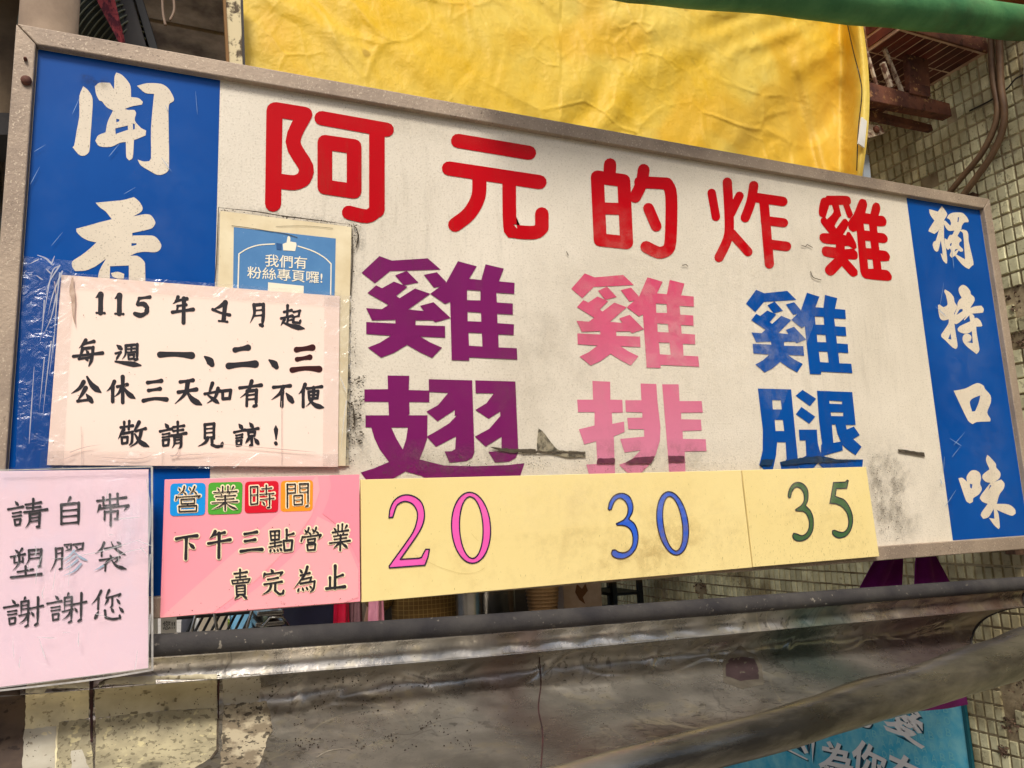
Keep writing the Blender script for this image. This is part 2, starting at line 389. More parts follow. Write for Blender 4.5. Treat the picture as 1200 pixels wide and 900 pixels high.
m_green = M('green_canvas', (44, 98, 58), (82, 134, 82), scale=6, rough=.7, bump=.4, bscale=40, detail=10, c3=(60, 84, 50), s3=2.2)
m_orange = M('orange_canvas', (170, 96, 40), (120, 62, 30), scale=8, rough=.8)
m_tile = M('mosaic_tile', (226, 222, 182), (176, 168, 130), scale=7, rough=.42, world=True, bump=.25, bscale=90, c3=(150, 138, 104), s3=2.6, rand=.26, speck=[((88, 76, 54), 60, .58, .6, 5), ((60, 50, 36), 140, .68, .8)])
m_grout = M('grout', (176, 160, 128), (116, 100, 76), scale=9, rough=.95, bump=.8, bscale=60)
m_rubble = M('rubble', (120, 96, 78), (66, 52, 42), scale=30, rough=.95, bump=1.0, bscale=60)
m_redtile = M('red_tile', (104, 48, 36), (66, 30, 24), scale=14, rough=.5, world=True, rand=.3)
m_rgrout = M('pale_grout', (200, 170, 140), (150, 116, 94), scale=10, rough=.9)
m_darkwood = M('sooty_board', (170, 156, 144), (88, 78, 74), scale=6, rough=.85, bump=.6, bscale=30, speck=[((150, 140, 130), 14, .70, .6, 3)])
m_post = M('plastered_post', (150, 130, 108), (118, 100, 82), scale=6, rough=.85, bump=.3, bscale=40)
m_plaster = M('stained_plaster', (112, 96, 76), (70, 58, 46), scale=5, rough=.95, bump=.5, bscale=20)
m_duct = M('duct_dark', (40, 44, 36), (60, 64, 50), scale=10, rough=.55)
m_rib = M('duct_rib', (104, 106, 86), (70, 72, 58), scale=20, rough=.5)
m_flag = M('red_print_cloth', (150, 62, 66), (90, 34, 46), scale=40, rough=.85, lo=.45, hi=.55, speck=[((60, 24, 40), 80, .58, .8)])
m_beamd = M('black_beam', (30, 28, 28), (44, 40, 38), scale=10, rough=.7)
m_cable = M('brown_cable', (120, 94, 68), (90, 68, 50), scale=14, rough=.5)
m_wire = M('thin_wire', (48, 42, 36), rough=.6)
m_cord = M('dusty_cord', (128, 108, 92), rough=.8)
m_strip = M('peeling_strip', (206, 190, 150), (88, 74, 56), scale=16, rough=.8, lo=.5, hi=.54)
m_brass = M('strip_edge', (120, 84, 34), rough=.6)
m_banner = M('banner_cyan', (60, 182, 218), (136, 214, 228), scale=16, rough=.45, bump=.2, bscale=20)
m_bword = M('banner_white', (244, 242, 238), rough=.5)
m_bshade = M('banner_shadow', (20, 74, 96), rough=.5)
m_bpat = M('banner_pattern', (134, 214, 226), rough=.5)
m_bag = M('purple_cloth', (132, 18, 120), (100, 12, 92), scale=10, rough=.8, bump=.3, bscale=30)
m_asph = M('lane_concrete', (166, 159, 146), (146, 139, 128), scale=3, rough=.9, bump=.3, bscale=40)
m_floor = M('shop_floor', (88, 80, 72), (66, 60, 54), scale=2, rough=.6)
m_wallin = M('sooty_wall', (74, 66, 56), (48, 42, 36), scale=3, rough=.85)
m_black = M('black_metal', (22, 22, 22), rough=.5, metal=.3)
m_pot = M('pot_steel', (150, 146, 140), (120, 116, 110), scale=10, rough=.25, metal=.9)
m_card = M('cardboard', (150, 116, 76), (120, 90, 58), scale=8, rough=.85)
m_white = M('white_plastic', (222, 218, 208), rough=.5)

# ---------------------------------------------------------------- ground
g = G(); g.grid(lambda u, v: (-60 + 120 * u, -60 + 120 * v, -0.004), 8, 8)
tag(g.build('ground', m_asph), kind='structure')
g = G(); g.grid(lambda u, v: (-0.3 + 2.83 * u, .25 + 3.35 * v, .02), 4, 4)
tag(g.build('shop_floor', m_floor), kind='structure')

# ---------------------------------------------------------------- tiled side wall on the right
XW = 2.575
tw = thing('tiled_wall', (XW, 1.2, 0), 'dirty wall of small pale green tiles running back on the right', 'wall')
g = G(); g.box((XW + .006, -1.3, 0), (XW + .20, 3.6, 3.9)); g.build('wall_base', m_grout, tw)
PY, PZ = .0318, .0465
def proj(p):
    q = Vector(p) - CAM; z = r2.dot(q); return (FOC * r0.dot(q) / z + 600, FOC * r1.dot(q) / z + 450) if z > 0 else (-9, -9)
def seen(y, z):
    px, py = proj((XW, y, z))
    if px > 1215 or py < -15 or py > 915 or px < 0: return 0
    if py < 235 and px > 1015 and py > 60: return 1
    if px > 1150 and py > 235 + (px - 1150) * 3 and py < 640 and px - 1156 > (py - 235) * .145: return 1
    if px > 1150 and 200 <= py <= 420 and px > 1156 + (py - 235) * .145: return 1
    if 640 < py < 705 and px > 900: return 1
    if py > 690 and px > 1160 and py < 760: return 1
    if py > 800 and px > 1128: return 1
    return 0
broken = [((1200, 350), .055), ((1199, 395), .035), ((1195, 800), .075), ((1182, 850), .03), ((1190, 790), .06), ((1176, 880), .018), ((820, 690), .05)]
BP = [(atx(a, b, XW), r) for (a, b), r in broken]
cells = []
j = 0
while j * PZ < 3.88:
    z = .004 + j * PZ; i = 0
    while -1.28 + i * PY < 3.55:
        y = -1.28 + i * PY; i += 1
        c = Vector((XW, y + PY / 2, z + PZ / 2))
        if any((c - p).length < r * (1 + .5 * noise.noise(c * 30)) for p, r in BP): continue
        if noise.noise(c * 1.9 + Vector((3, 8, 1))) > .50: continue
        if random.random() < .004: continue
        cells.append((y, z, seen(c.y, c.z), (c - CAM).length))
    j += 1
vis = sorted([c for c in cells if c[2]], key=lambda c: c[3]); front = set((c[0], c[1]) for c in vis[:298])
def tile_geo(y0, y1, z0, z1, x, g):
    b = .0022
    g.add([(x + .007, y0, z0), (x + .007, y1, z0), (x + .007, y1, z1), (x + .007, y0, z1), (x, y0 + b, z0 + b), (x, y1 - b, z0 + b), (x, y1 - b, z1 - b), (x, y0 + b, z1 - b)],
          [(4, 5, 6, 7), (0, 1, 5, 4), (1, 2, 6, 5), (2, 3, 7, 6), (3, 0, 4, 7)])
meshes_t = []
for k in range(4):
    gg = G(); a = .0018 + .0007 * k
    tile_geo(-PY / 2 + a, PY / 2 - a * .9, -PZ / 2 + a * .8, PZ / 2 - a, 0, gg)
    me = bpy.data.meshes.new('tile'); me.from_pydata([tuple(v) for v in gg.v], [], gg.f); me.materials.append(m_tile); meshes_t.append(me)
rest = G()
for y, z, s_, d_ in cells:
    jx, jy, jz = random.uniform(-.0012, .0012), random.uniform(-.0007, .0007), random.uniform(-.0007, .0007)
    if (y, z) in front:
        o = bpy.data.objects.new('tile', random.choice(meshes_t)); COL.objects.link(o); o.parent = tw
        o.location = Vector((XW + jx, y + PY / 2 + jy, z + PZ / 2 + jz)) - tw.location; o.rotation_euler = (random.uniform(-.025, .025), 0, random.uniform(-.02, .02))
    else:
        a = .002 + random.random() * .001
        tile_geo(y + a + jy, y + PY - a + jy, z + a + jz, z + PZ - a + jz, XW + jx, rest)
tag(rest.build('tiles', m_tile, tw), kind='stuff')
g = G()
for p, r in BP:
    for _ in range(26):
        a = random.random() * 6.28; q = r * random.random() ** .5; c = p + Vector((0, math.cos(a) * q, math.sin(a) * q)); s = random.uniform(.004, .012)
        v = [c + Vector((random.uniform(-.006, .006), random.uniform(-1, 1) * s, random.uniform(-1, 1) * s)) for _ in range(4)] + [c + Vector((-.004, 0, 0))]
        g.add(v, [(0, 1, 4), (1, 2, 4), (2, 3, 4), (3, 0, 4)])
tag(g.build('rubble', m_rubble, tw), kind='stuff')

# ---------------------------------------------------------------- red tiled soffit
ZC = 3.0
sf = thing('tiled_soffit', (2.3, .9, ZC), 'dark red tiled ceiling with pale joints above the rusty frame', 'ceiling')
XS = 2.2
g = G(); g.box((XS, .02, ZC + .0012), (XW + .006, 1.9, ZC + .40)); g.build('soffit_slab', m_rgrout, sf)
g = G(); g.box((1.2, .30, ZC + .3512), (XS - .0015, 1.9, ZC + .45)); g.build('soffit_slab', m_rgrout, sf)
g = G(); g.box((XS - .002, .012, ZC - .001), (XW, .0195, ZC + .40)); g.build('fascia', m_rust, sf)
tx, ty = .036, .115
me = None
for i, j, up in [(i, j, 0) for i in range(10) for j in range(9)] + [(i, j, 1) for i in range(14) for j in range(7)] + [(i, j, 2) for i in range(8) for j in range(8)]:
    if 1:
        x = XW - .010 - (i + 1) * tx if up == 0 else XS - .01 - (i + 1) * tx; y = .03 + j * ty + (.28 if up == 1 else 0)
        if me is None:
            gg = G(); gg.box((0, 0, 0), (tx - .006, ty - .007, .007)); me = bpy.data.meshes.new('ceiling_tile')
            me.from_pydata([tuple(v) for v in gg.v], [], gg.f); me.materials.append(m_redtile)
        o = bpy.data.objects.new('tile', me); COL.objects.link(o); o.parent = sf
        o.location = Vector((x, y, ZC + random.uniform(-.001, .001) + .35 * up)) - sf.location
        if up == 2: o.rotation_euler = (0, -math.pi / 2, 0); o.location = Vector((XS + .0042 - random.random() * .001, .03 + j * ty, ZC + .012 + i * .041)) - sf.location
me2 = None

# ---------------------------------------------------------------- the big sign
sg = thing('shop_sign', (1.2, .05, 1.464), 'long cream and blue sign board with big red Chinese title and framed edges', 'sign')
g = G(); g.box((0.0, 0.0, 1.5), (2.4, .09, 2.444)); g.build('panel', m_cream, sg)
F0, F1, YF, YB = -.031, 2.431, -.014, .10
zt, zb, it, ib = 2.477, 1.466, 2.444, 1.5
def rail(a, b, c, d): return G().slab([(a[0], YF, a[1]), (b[0], YF, b[1]), (c[0], YF, c[1]), (d[0], YF, d[1])], YB - YF)
e = .0007
rail((F0, zt), (F1, zt), (2.4 - e, it), (0 + e, it)).build('frame_rail', m_frame, sg, bevel=.0022)
rail((e, ib), (2.4 - e, ib), (F1, zb), (F0, zb)).build('frame_rail', m_frame, sg, bevel=.0022)
rail((F0 - e, zt - e), (-e, it), (-e, ib), (F0 - e, zb + e)).build('frame_rail', m_frame, sg, bevel=.0022)
rail((2.4 + e, it), (F1 + e, zt - e), (F1 + e, zb + e), (2.4 + e, ib)).build('frame_rail', m_frame, sg, bevel=.0022)
for (a, b), r in (((31, 95), .0085), ((30, 70), .003)):
    p = at(a, b, YF); G().lathe((0, 0, 0), [(0.0001, 0), (r, 0), (r, .004), (r * .5, .0075), (.0001, .008)], 12)
    gg = G().lathe((0, 0, 0), [(r, 0), (r, .004), (r * .55, .0075), (.0002, .008)], 12)
    gg.v = [p + Vector((v.x, -v.z, v.y)) for v in gg.v]; gg.build('screw', m_rust, sg, smooth=True)
# blue side bands (applied film)
xl = at(258, 93, 0).x; xr = at(1062, 231, 0).x
G().add([(.001, -.0004, 1.501), (xl, -.0004, 1.501), (xl, -.0004, 2.443), (.001, -.0004, 2.443)], [(0, 1, 2, 3)]).build('blue_band', m_blue, sg)
G().add([(xr, -.0004, 1.501), (2.399, -.0004, 1.501), (2.399, -.0004, 2.443), (xr, -.0004, 2.443)], [(0, 1, 2, 3)]).build('blue_band', m_blue, sg)
YL = -.0009
Za = (0, 0, 4); Zb = (0, 200, 5)
cut(['390,404 415,425 434,462 430,560 424,640 418,710 395,730 370,725 340,690 348,680 360,610 372,540 372,450',
     '445,405 465,388 515,388 535,420 537,360 545,340 570,350 595,375 612,405 614,455 650,460 670,478 665,490 620,498 585,510 600,515 630,515 638,530 632,565 660,598 685,612 682,635 640,652 628,655 622,740 605,752 592,735 590,665 560,670 520,688 465,685 447,660 460,635 495,620 505,570 530,518 500,502 478,475 465,470 450,440|540,602 600,588 600,608 542,628|545,556 560,560 560,568 545,574|622,577 632,582 632,605 624,608',
     '642,402 690,390 755,393 790,415 815,460 812,475 792,490 790,560 792,790 775,812 740,820 700,800 660,775 645,748 675,757 700,755 708,740 708,600 722,440 680,435'],
    Za, YL, m_letter, sg, soft=True, label='brush character 聞 at the top of the left blue band')
cut(['560,188 600,184 640,180 720,172 785,155 815,180 835,215 828,240 780,268 850,255 885,262 910,300 905,320 885,340 775,365 775,380 890,380 920,395 945,435 935,465 905,478 850,475 800,482 760,500 800,498 830,515 850,545 850,820 755,820 755,555 645,560 640,820 575,820 575,625 585,580 622,515 560,560 500,585 440,588 422,560 425,530 470,500 520,462 565,420 520,410 480,390 450,360 447,340 540,315 580,303 655,285 620,240 585,215|770,425 800,425 800,435 770,442',
     '650,600 690,592 728,605 725,632 690,632 660,620'], Zb, YL, m_letter, sg, soft=True, label='brush character 香 half hidden by the notice')
R1 = (1080, 235, 10); R2 = (1090, 330, 10); R3 = (1110, 440, 4.733)
cut(['88,102 130,112 190,130 237,65 270,105 300,155 295,180 278,205 262,240 262,330 265,480 285,560 300,690 298,735 285,738 250,700 222,620 240,625 248,640 240,560 225,465 195,590 175,600 150,580 130,520 145,480 165,470 210,325 195,355 150,392 80,360 90,330 150,235 115,190 95,150',
     '295,205 320,165 370,142 470,142 520,180 550,230 548,255 500,258 470,300 465,335 440,380 420,415 462,450 468,475 445,490 440,520 460,545 485,570 485,595 460,600 435,585 400,640 350,670 330,640 345,590 330,560 310,580 285,550 268,480 270,440 300,460 330,405 360,400 385,350 320,355 285,320 255,260 262,235 280,238 335,295 345,270 330,225|425,195 440,195 432,250 420,255|335,505 355,495 348,530 332,532|395,572 430,566 400,592 385,600',
     '448,352 480,340 530,355 548,400 550,470 605,710 608,755 590,765 555,803 510,780 460,735 395,650 405,630 510,690 485,385'],
    R1, YL, m_letter, sg, soft=True, label='brush character 獨 at the top of the right blue band')
cut(['175,92 230,125 275,180 285,235 310,275 318,300 280,375 290,400 285,500 320,730 318,770 300,790 260,770 180,690 135,650 130,620 150,590 215,490 218,440 160,455 120,435 100,370 92,275 110,268 155,300 190,285 205,260 185,160 165,115|238,605 250,680 212,672',
     '335,80 360,48 390,38 430,58 470,110 478,148 515,180 520,225 470,310 530,288 600,282 628,320 622,360 600,366 490,375 515,400 520,430 550,425 590,460 612,515 600,525 540,528 545,600 578,790 570,820 545,850 480,800 430,760 390,710 380,660 400,620 440,612 475,630 485,660 470,700 430,708 500,722 490,580 440,608 380,605 330,580 322,550 350,520 470,465 460,395 400,455 395,445 430,398 340,480 305,500 285,490 282,400 318,300 322,250 345,210 370,190 340,130|308,392 345,328 380,320 382,345'],
    R2, YL, m_letter, sg, soft=True, label='brush character 特 second on the right blue band')
cut(['36,85 100,72 165,42 200,55 210,75 240,110 242,150 222,205 240,240 238,255 165,258 140,270 115,250|125,150 140,128 184,110 175,150 155,198 138,200'],
    R3, YL, m_letter, sg, soft=True, label='brush character 口 third on the right blue band')
cut(['62,570 85,568 110,590 108,560 130,530 155,525 180,540 188,570 182,600 192,630 175,660 145,680 142,700 125,710 105,695|126,600 140,604 136,628 128,622',
     '222,440 240,455 270,490 272,510 295,540 290,570 262,590 300,577 318,600 312,630 290,660 275,712 340,715 375,740 380,765 360,778 320,765 275,745 285,770 292,840 285,852 260,830 232,790 262,795 258,740 230,785 200,795 185,775 190,760 225,712 195,700 180,680 190,660 240,595 215,590 196,570 198,550 235,520 215,470|238,606 245,612 228,636'],
    R3, YL, m_letter, sg, soft=True, label='brush character 味 at the bottom of the right blue band')
# red title, rounded strokes
T2 = (250, 0, 3); T3 = (600, 0, 3); T5 = (800, 150, 3)
lettering('c57 215,388 210,716; c53 218,385 322,402 280,498 326,588 316,630 285,642 235,637; c50 380,415 610,456; c55 575,455 575,738; c49 572,741 540,760 476,747; c52 392,500 495,515 495,672 392,657 392,500', T2, YL, m_red, sg, 'character', label='red title character 阿')
lettering('c50 860,495 1110,537; c50 828,592 1147,640; c50 935,620 932,690 900,750 850,790; c48 1040,640 1043,795 1060,813 1130,817 1155,800 1155,752', T2, YL, m_red, sg, 'character', label='red title character 元')
lettering('c44 345,578 342,625; c46 300,622 393,635 403,853 310,843 300,622; c42 312,732 395,735; c42 463,597 455,645 433,692; c42 450,640 545,645 560,690 557,850 542,882 515,888 472,868; c38 480,732 507,795', T3, YL, m_red, sg, 'character', label='red title character 的')
lettering('c30 102,228 117,312; c33 157,190 164,330 158,390 128,455; c30 200,238 170,300; c32 172,370 230,435; c33 250,202 240,260 220,315; c34 262,245 352,258; c33 285,250 305,478; c32 290,325 355,333; c34 300,408 365,416', T5, YL, m_red, sg, 'character', label='red title character 炸')
cut(['215,70 395,72 425,95 428,135 415,150 448,235 425,268 400,258 360,150 322,150 345,245 325,265 285,335 300,358 360,278 385,272 405,300 400,345 360,412 385,418 395,388 420,392 470,480 480,525 460,545 485,570 488,615 470,630 400,628 485,725 488,765 455,782 425,770 350,688 275,765 235,770 202,735 208,695 285,620 195,600 172,560 180,525 205,515 295,525 298,498 195,488 155,455 155,415 180,400 240,400 168,310 165,275 180,262 150,240 148,180 165,105 185,88 205,85|240,152 262,152 275,215 218,278 208,258|375,512 410,512 445,535 375,540',
     '452,235 500,115 525,97 560,108 572,150 555,222 600,230 620,150 645,128 675,140 688,185 672,245 715,250 742,290 735,330 712,338 658,338 664,395 720,402 752,440 750,470 725,485 672,482 680,548 740,558 772,600 765,640 735,646 690,645 698,718 755,728 788,775 785,808 755,818 560,798 525,770 510,720 480,378 445,388 412,360 405,300|540,314 588,320 594,380 548,375|555,464 600,468 608,532 562,530|574,628 618,630 628,712 582,712'],
    (940, 220, 7.5), YL, m_red, sg, soft=True, label='red title character 雞')
# heavy menu characters
JI = ['22,178 148,60 235,92 488,76 578,155 222,166 116,252', '258,196 340,164 422,246 318,266', '460,192 552,174 616,240 612,268 530,282',
      '64,320 124,266 166,286 250,240 345,276 265,340 290,356 398,288 505,325 350,436 460,446 434,410 528,384 648,495 540,526 524,512 402,512 402,546 610,552 610,634 435,626 500,665 588,704 518,776 430,735 342,684 250,740 160,774 66,704 150,670 230,620 55,608 55,524 260,534 260,508 96,512 54,426 164,434 212,404',
      '505,325 618,245 700,96 832,132 778,220 864,228 894,118 1022,148 988,238 1098,248 1096,326 970,318 974,386 1086,394 1086,472 976,466 978,532 1094,540 1092,616 984,610 986,702 1114,708 1118,788 780,772 778,796 656,792 645,382 608,396|764,298 858,304 858,372 764,370|768,452 862,458 864,522 768,518|774,598 868,602 872,696 778,690']
JF = (420, 290, 6)
def moved(a0, a1, b0, b1):
    A0, A1, B0, B1 = at(*a0), at(*a1), at(*b0), at(*b1)
    sx = (B1.x - B0.x) / (A1.x - A0.x); sz = (B1.z - B0.z) / (A1.z - A0.z)
    return lambda p: Vector((B0.x + (p.x - A0.x) * sx, p.y, B0.z + (p.z - A0.z) * sz))
m_fade = M('faded_pink', (204, 62, 100), (210, 110, 136), scale=3, rough=.55, speck=[((222, 196, 176), 300, .64, .35)])
def fade(m, z0, z1, ca, cb):            # sun-faded film: paler towards the lower edge
    t = m.node_tree; N, L = t.nodes, t.links; tc = N.new('ShaderNodeTexCoord'); sp = N.new('ShaderNodeSeparateXYZ'); mr = N.new('ShaderNodeMapRange')
    L.new(tc.outputs['Object'], sp.inputs[0]); L.new(sp.outputs[2], mr.inputs[0]); mr.inputs[1].default_value = z0; mr.inputs[2].default_value = z1
    r = N.new('ShaderNodeValToRGB'); r.color_ramp.elements[0].color = lin(ca); r.color_ramp.elements[1].color = lin(cb); L.new(mr.outputs[0], r.inputs[0])
    L.new(r.outputs[0], N['Principled BSDF'].inputs['Base Color'])
zp = lambda a, b: at(a, b).z - 1.464
fade(m_fade, zp(760, 560), zp(760, 320), (206, 128, 152), (202, 58, 98))
cut(JI, JF, YL, m_purple, sg, label='heavy purple character 雞')
cut(JI, JF, YL, m_fade, sg, fn=moved((423.7, 319.7), (606.3, 421.3), (669.4, 338.4), (819.2, 429.7)), label='heavy faded pink character 雞')
cut(JI, JF, YL, m_vblue, sg, fn=moved((423.7, 319.7), (606.3, 421.3), (874, 355.9), (998.7, 437.2)), label='heavy blue character 雞')
cut(['205,60 358,62 354,162 500,166 498,248 358,246 360,330 348,340 486,340 484,500 460,575 430,650 600,692 800,698 1050,690 1168,676 1130,790 900,830 500,800 440,765 330,735 245,785 60,800 16,742 110,712 215,668 150,580 112,500 90,425 50,424 50,340 215,340 210,246 42,244 42,158 208,156|232,426 348,426 335,510 312,580 265,500',
     '494,86 800,94 816,600 800,640 760,662 640,674 606,594 655,592 680,578 686,488 545,562 480,490 560,445 640,395 692,340 676,342 678,302 556,382 478,314 560,268 632,182 496,176',
     '822,94 1104,102 1125,600 1105,640 1060,665 960,672 914,596 975,594 1006,575 1006,490 895,560 818,490 920,435 998,345 996,312 916,364 822,302 900,255 952,186 824,184'],
    (420, 430, 6), YL, m_purple, sg, label='heavy purple character 翅')
cut(['205,98 330,104 332,230 416,232 420,320 342,322 346,400 428,384 432,456 356,488 366,790 190,790 162,686 240,682 232,522 148,545 110,438 220,412 220,318 104,318 98,230 210,230',
     '544,116 655,120 664,250 684,420 680,520 650,620 600,695 550,742 500,770 450,742 392,688 470,660 545,585 432,602 400,506 570,490 568,438 458,438 450,358 556,356 556,320 440,316 436,234 550,234',
     '696,122 812,122 818,240 974,240 982,320 830,322 830,368 968,370 974,446 840,450 842,506 1002,508 1008,592 855,594 862,790 748,790 735,600'],
    (660, 430, 6), YL, m_fade, sg, label='heavy faded pink character 排')
cut(['136,114 428,122 455,400 488,735 500,870 350,870 330,760 375,755 388,735 380,588 306,586 296,700 264,850 215,850 148,788 178,660 180,480|262,216 338,218 346,298 268,298|284,390 356,390 368,488 292,488',
     '528,126 648,204 594,270 468,178', '518,276 640,362 588,424 470,340',
     '496,476 654,476 664,600 680,660 700,700 730,714 830,738 1060,738 1052,840 730,840 665,768 600,840 520,840 488,790 488,745 562,704 556,570 504,570',
     '656,134 966,146 996,434 908,434 918,474 980,448 1032,524 974,558 1048,626 994,700 930,655 878,610 884,658 690,712 692,612 700,600 675,400|764,220 876,226 876,252 766,248|776,322 886,324 886,358 780,356|786,430 818,430 835,510 866,580 800,592'],
    (870, 440, 7.5), YL, m_vblue, sg, label='heavy blue character 腿')
# old tape marks and grime on the sign face
def rag(g, pts, y, n=7, amp=.4):        # ragged-edged strip
    out = []
    for i in range(len(pts)):
        a, b = Vector(pts[i]), Vector(pts[(i + 1) % len(pts)]); k = max(1, int((b - a).length / 3))
        for j in range(k): p = a.lerp(b, j / k); out.append((p.x + random.uniform(-amp, amp), p.y + random.uniform(-amp, amp)))
    g.poly([[at(a, b, y) for a, b in out]])
YR = -.0036
for pts, m in ((((700.5, 537), (720.5, 537), (720.5, 543), (699, 543.5)), m_resid2), (((744, 536), (768, 534.5), (763, 543), (730, 543.5)), m_resid2), (((783, 534), (802, 534), (802, 541), (783.5, 542)), m_resid2),
               (((893, 538.5), (907, 538), (905, 545), (890, 546)), m_resid3), (((914, 541), (935, 537), (950, 535), (965, 535), (982, 538.5), (1011, 538.8), (982, 541.5), (952, 542.5), (918, 545)), m_resid3)):
    g = G(); rag(g, pts, YR, amp=.5); g.build('tape_residue', m, sg)
g = G(); rag(g, [(631, 502), (636, 505), (642, 513), (650, 524), (656, 528), (686, 529), (686.5, 535), (664, 536), (655, 533), (640, 530), (629, 527)], YR); g.build('tape_residue', m_residue, sg)
g = G(); rag(g, [(1052, 526), (1083, 530.5), (1084, 535), (1053, 530)], YR, amp=.3); g.build('tape_residue', m_grime, sg)
g = G(); rag(g, [(574, 524), (600, 526), (628, 526), (628, 529), (598, 530.5), (580, 527)], YR, amp=.5); rag(g, [(610, 528), (686, 530), (686, 532), (612, 531)], YR - .0002, amp=.5); g.build('tape_residue', m_grime, sg)
g = G(); rag(g, [(399, 350), (411, 352), (409, 546), (397, 546)], YR + .001, amp=.8); g.build('tape_residue', M('old_glue', (150, 140, 116), (190, 178, 148), scale=30, rough=.9, speck=[((70, 60, 46), 90, .6, .8)]), sg)
g = G()
def on(q, n, a, b, dens=None): flakes(g, plane_pt(q, -.0042), n, a, b, dens)
on([(258, 243), (412, 262), (412, 266), (258, 247)], 260, .0004, .0022, lambda u, v: .2 + (noise.noise(Vector((u * 7, 0, 3))) > .1))
on([(410, 262), (424, 262), (416, 296), (411, 300)], 130, .0004, .002)
on([(402, 440), (428, 440), (425, 520), (400, 520)], 420, .0006, .0034, lambda u, v: .25 + .75 * (noise.noise(Vector((u * 4, v * 9, 2))) > 0))
on([(410, 300), (418, 300), (416, 545), (409, 545)], 260, .0004, .0018)
on([(430, 534), (640, 532), (640, 553), (430, 556)], 600, .0004, .0018)
on([(640, 530), (865, 532), (865, 552), (640, 553)], 400, .0004, .0016)
on([(1018, 532), (1052, 532), (1060, 632), (1030, 640)], 1000, .0005, .0020, lambda u, v: .15 + .85 * (noise.noise(Vector((u * 3, v * 7, 5))) > -.05))
on([(870, 535), (1100, 535), (1112, 632), (880, 545)], 900, .0003, .0010)
on([(260, 95), (1064, 235), (1108, 630), (200, 700)], 1300, .0003, .0009)
on([(262, 98), (1062, 234), (1062, 242), (262, 106)], 900, .0003, .0010)
tag(g.build('grime_specks', m_grime, sg), kind='stuff')
g = G()
for pts in ([(939.5, 287.5), (944, 289), (946, 286.5), (952, 290)], [(950, 318), (953, 325), (962, 328)], [(799.5, 311), (804, 310), (806, 312)], [(664, 295), (666, 299)]):
    i = strokes_geo(g, [('c', .9, pts)], (0, 0, 1), YR)
g.build('scratch_or_glint', m_grime, sg)

YFM = -.0048
f_dark = Mfilm('soot_film', (58, 50, 40), 26, .44, .62, .5, edge=.3)
f_grey = Mfilm('grey_film', (112, 104, 90), 9, .42, .68, .34, edge=.3)
f_soft = Mfilm('soft_stain', (128, 112, 88), 3.2, .46, .72, .20, edge=.35)
f_dust = Mfilm('pale_dust', (196, 200, 204), 4, .42, .75, .08, edge=.3)
f_drip = Mfilm('drip_stain', (120, 106, 84), 16, .50, .68, .13, edge=.3, stretch=(3.2, 1, .35))
f_white = Mfilm('whitish_bloom', (236, 228, 208), 5, .45, .7, .3, edge=.35)
for q, m in (([(250, 236), (430, 256), (432, 276), (250, 256)], f_dark), ([(398, 255), (432, 258), (424, 330), (396, 330)], f_dark), ([(396, 400), (436, 400), (434, 556), (396, 556)], f_dark), ([(398, 430), (432, 430), (430, 530), (398, 530)], f_dark),
             ([(425, 515), (660, 512), (660, 560), (425, 566)], f_grey), ([(640, 515), (880, 512), (880, 556), (640, 560)], f_grey), ([(860, 500), (1112, 500), (1120, 660), (860, 560)], f_grey),
             ([(1010, 520), (1070, 520), (1085, 640), (1020, 645)], f_dark), ([(262, 92), (700, 166), (690, 196), (262, 124)], f_soft), ([(690, 166), (1066, 230), (1070, 262), (690, 196)], f_soft),
             ([(440, 250), (860, 300), (850, 560), (430, 560)], f_soft), ([(800, 180), (1080, 230), (1110, 560), (820, 520)], f_drip), ([(262, 95), (640, 160), (640, 420), (420, 400)], f_drip), ([(620, 200), (1000, 260), (900, 520), (620, 500)], f_white),
             ([(36, 56), (258, 94), (250, 330), (26, 330)], f_dust), ([(1062, 230), (1150, 246), (1206, 628), (1114, 632)], f_dust), ([(90, 84), (130, 90), (130, 104), (90, 98)], f_dark), ([(1140, 500), (1200, 500), (1206, 628), (1150, 632)], f_soft)):
    film(q, YFM, m, sg)
g = G(); strokes_geo(g, [('n', 1.0, [(258, 243.5), (300, 248), (340, 255)]), ('p', 1.3, [(330, 253), (370, 258), (412, 263.5)]), ('e', 1.1, [(256, 243), (254, 300), (252, 330)]), ('e', 1.2, [(412, 264), (413, 300), (411, 345)]), ('n', 1.4, [(414, 262), (420, 275), (417, 292)]), ('n', 1.5, [(405, 470), (414, 475), (416, 500)])], (0, 0, 1), -.0046)
tag(g.build('glue_line', m_grime, sg), kind='stuff')
rs = random.Random(9); g = G()
strokes_geo(g, [('n', rs.uniform(.3, .6), [(x, y), (x + rs.uniform(-14, 14), y + rs.uniform(6, 30))]) for x, y in [(rs.uniform(45, 250), rs.uniform(90, 300)) for _ in range(9)] + [(rs.uniform(1090, 1150), rs.uniform(260, 600)) for _ in range(9)]], (0, 0, 1), -.0047, step=.00001)
tag(g.build('hair_scratch', M('scratch_pale', (120, 150, 190), rough=.5), sg), kind='stuff')
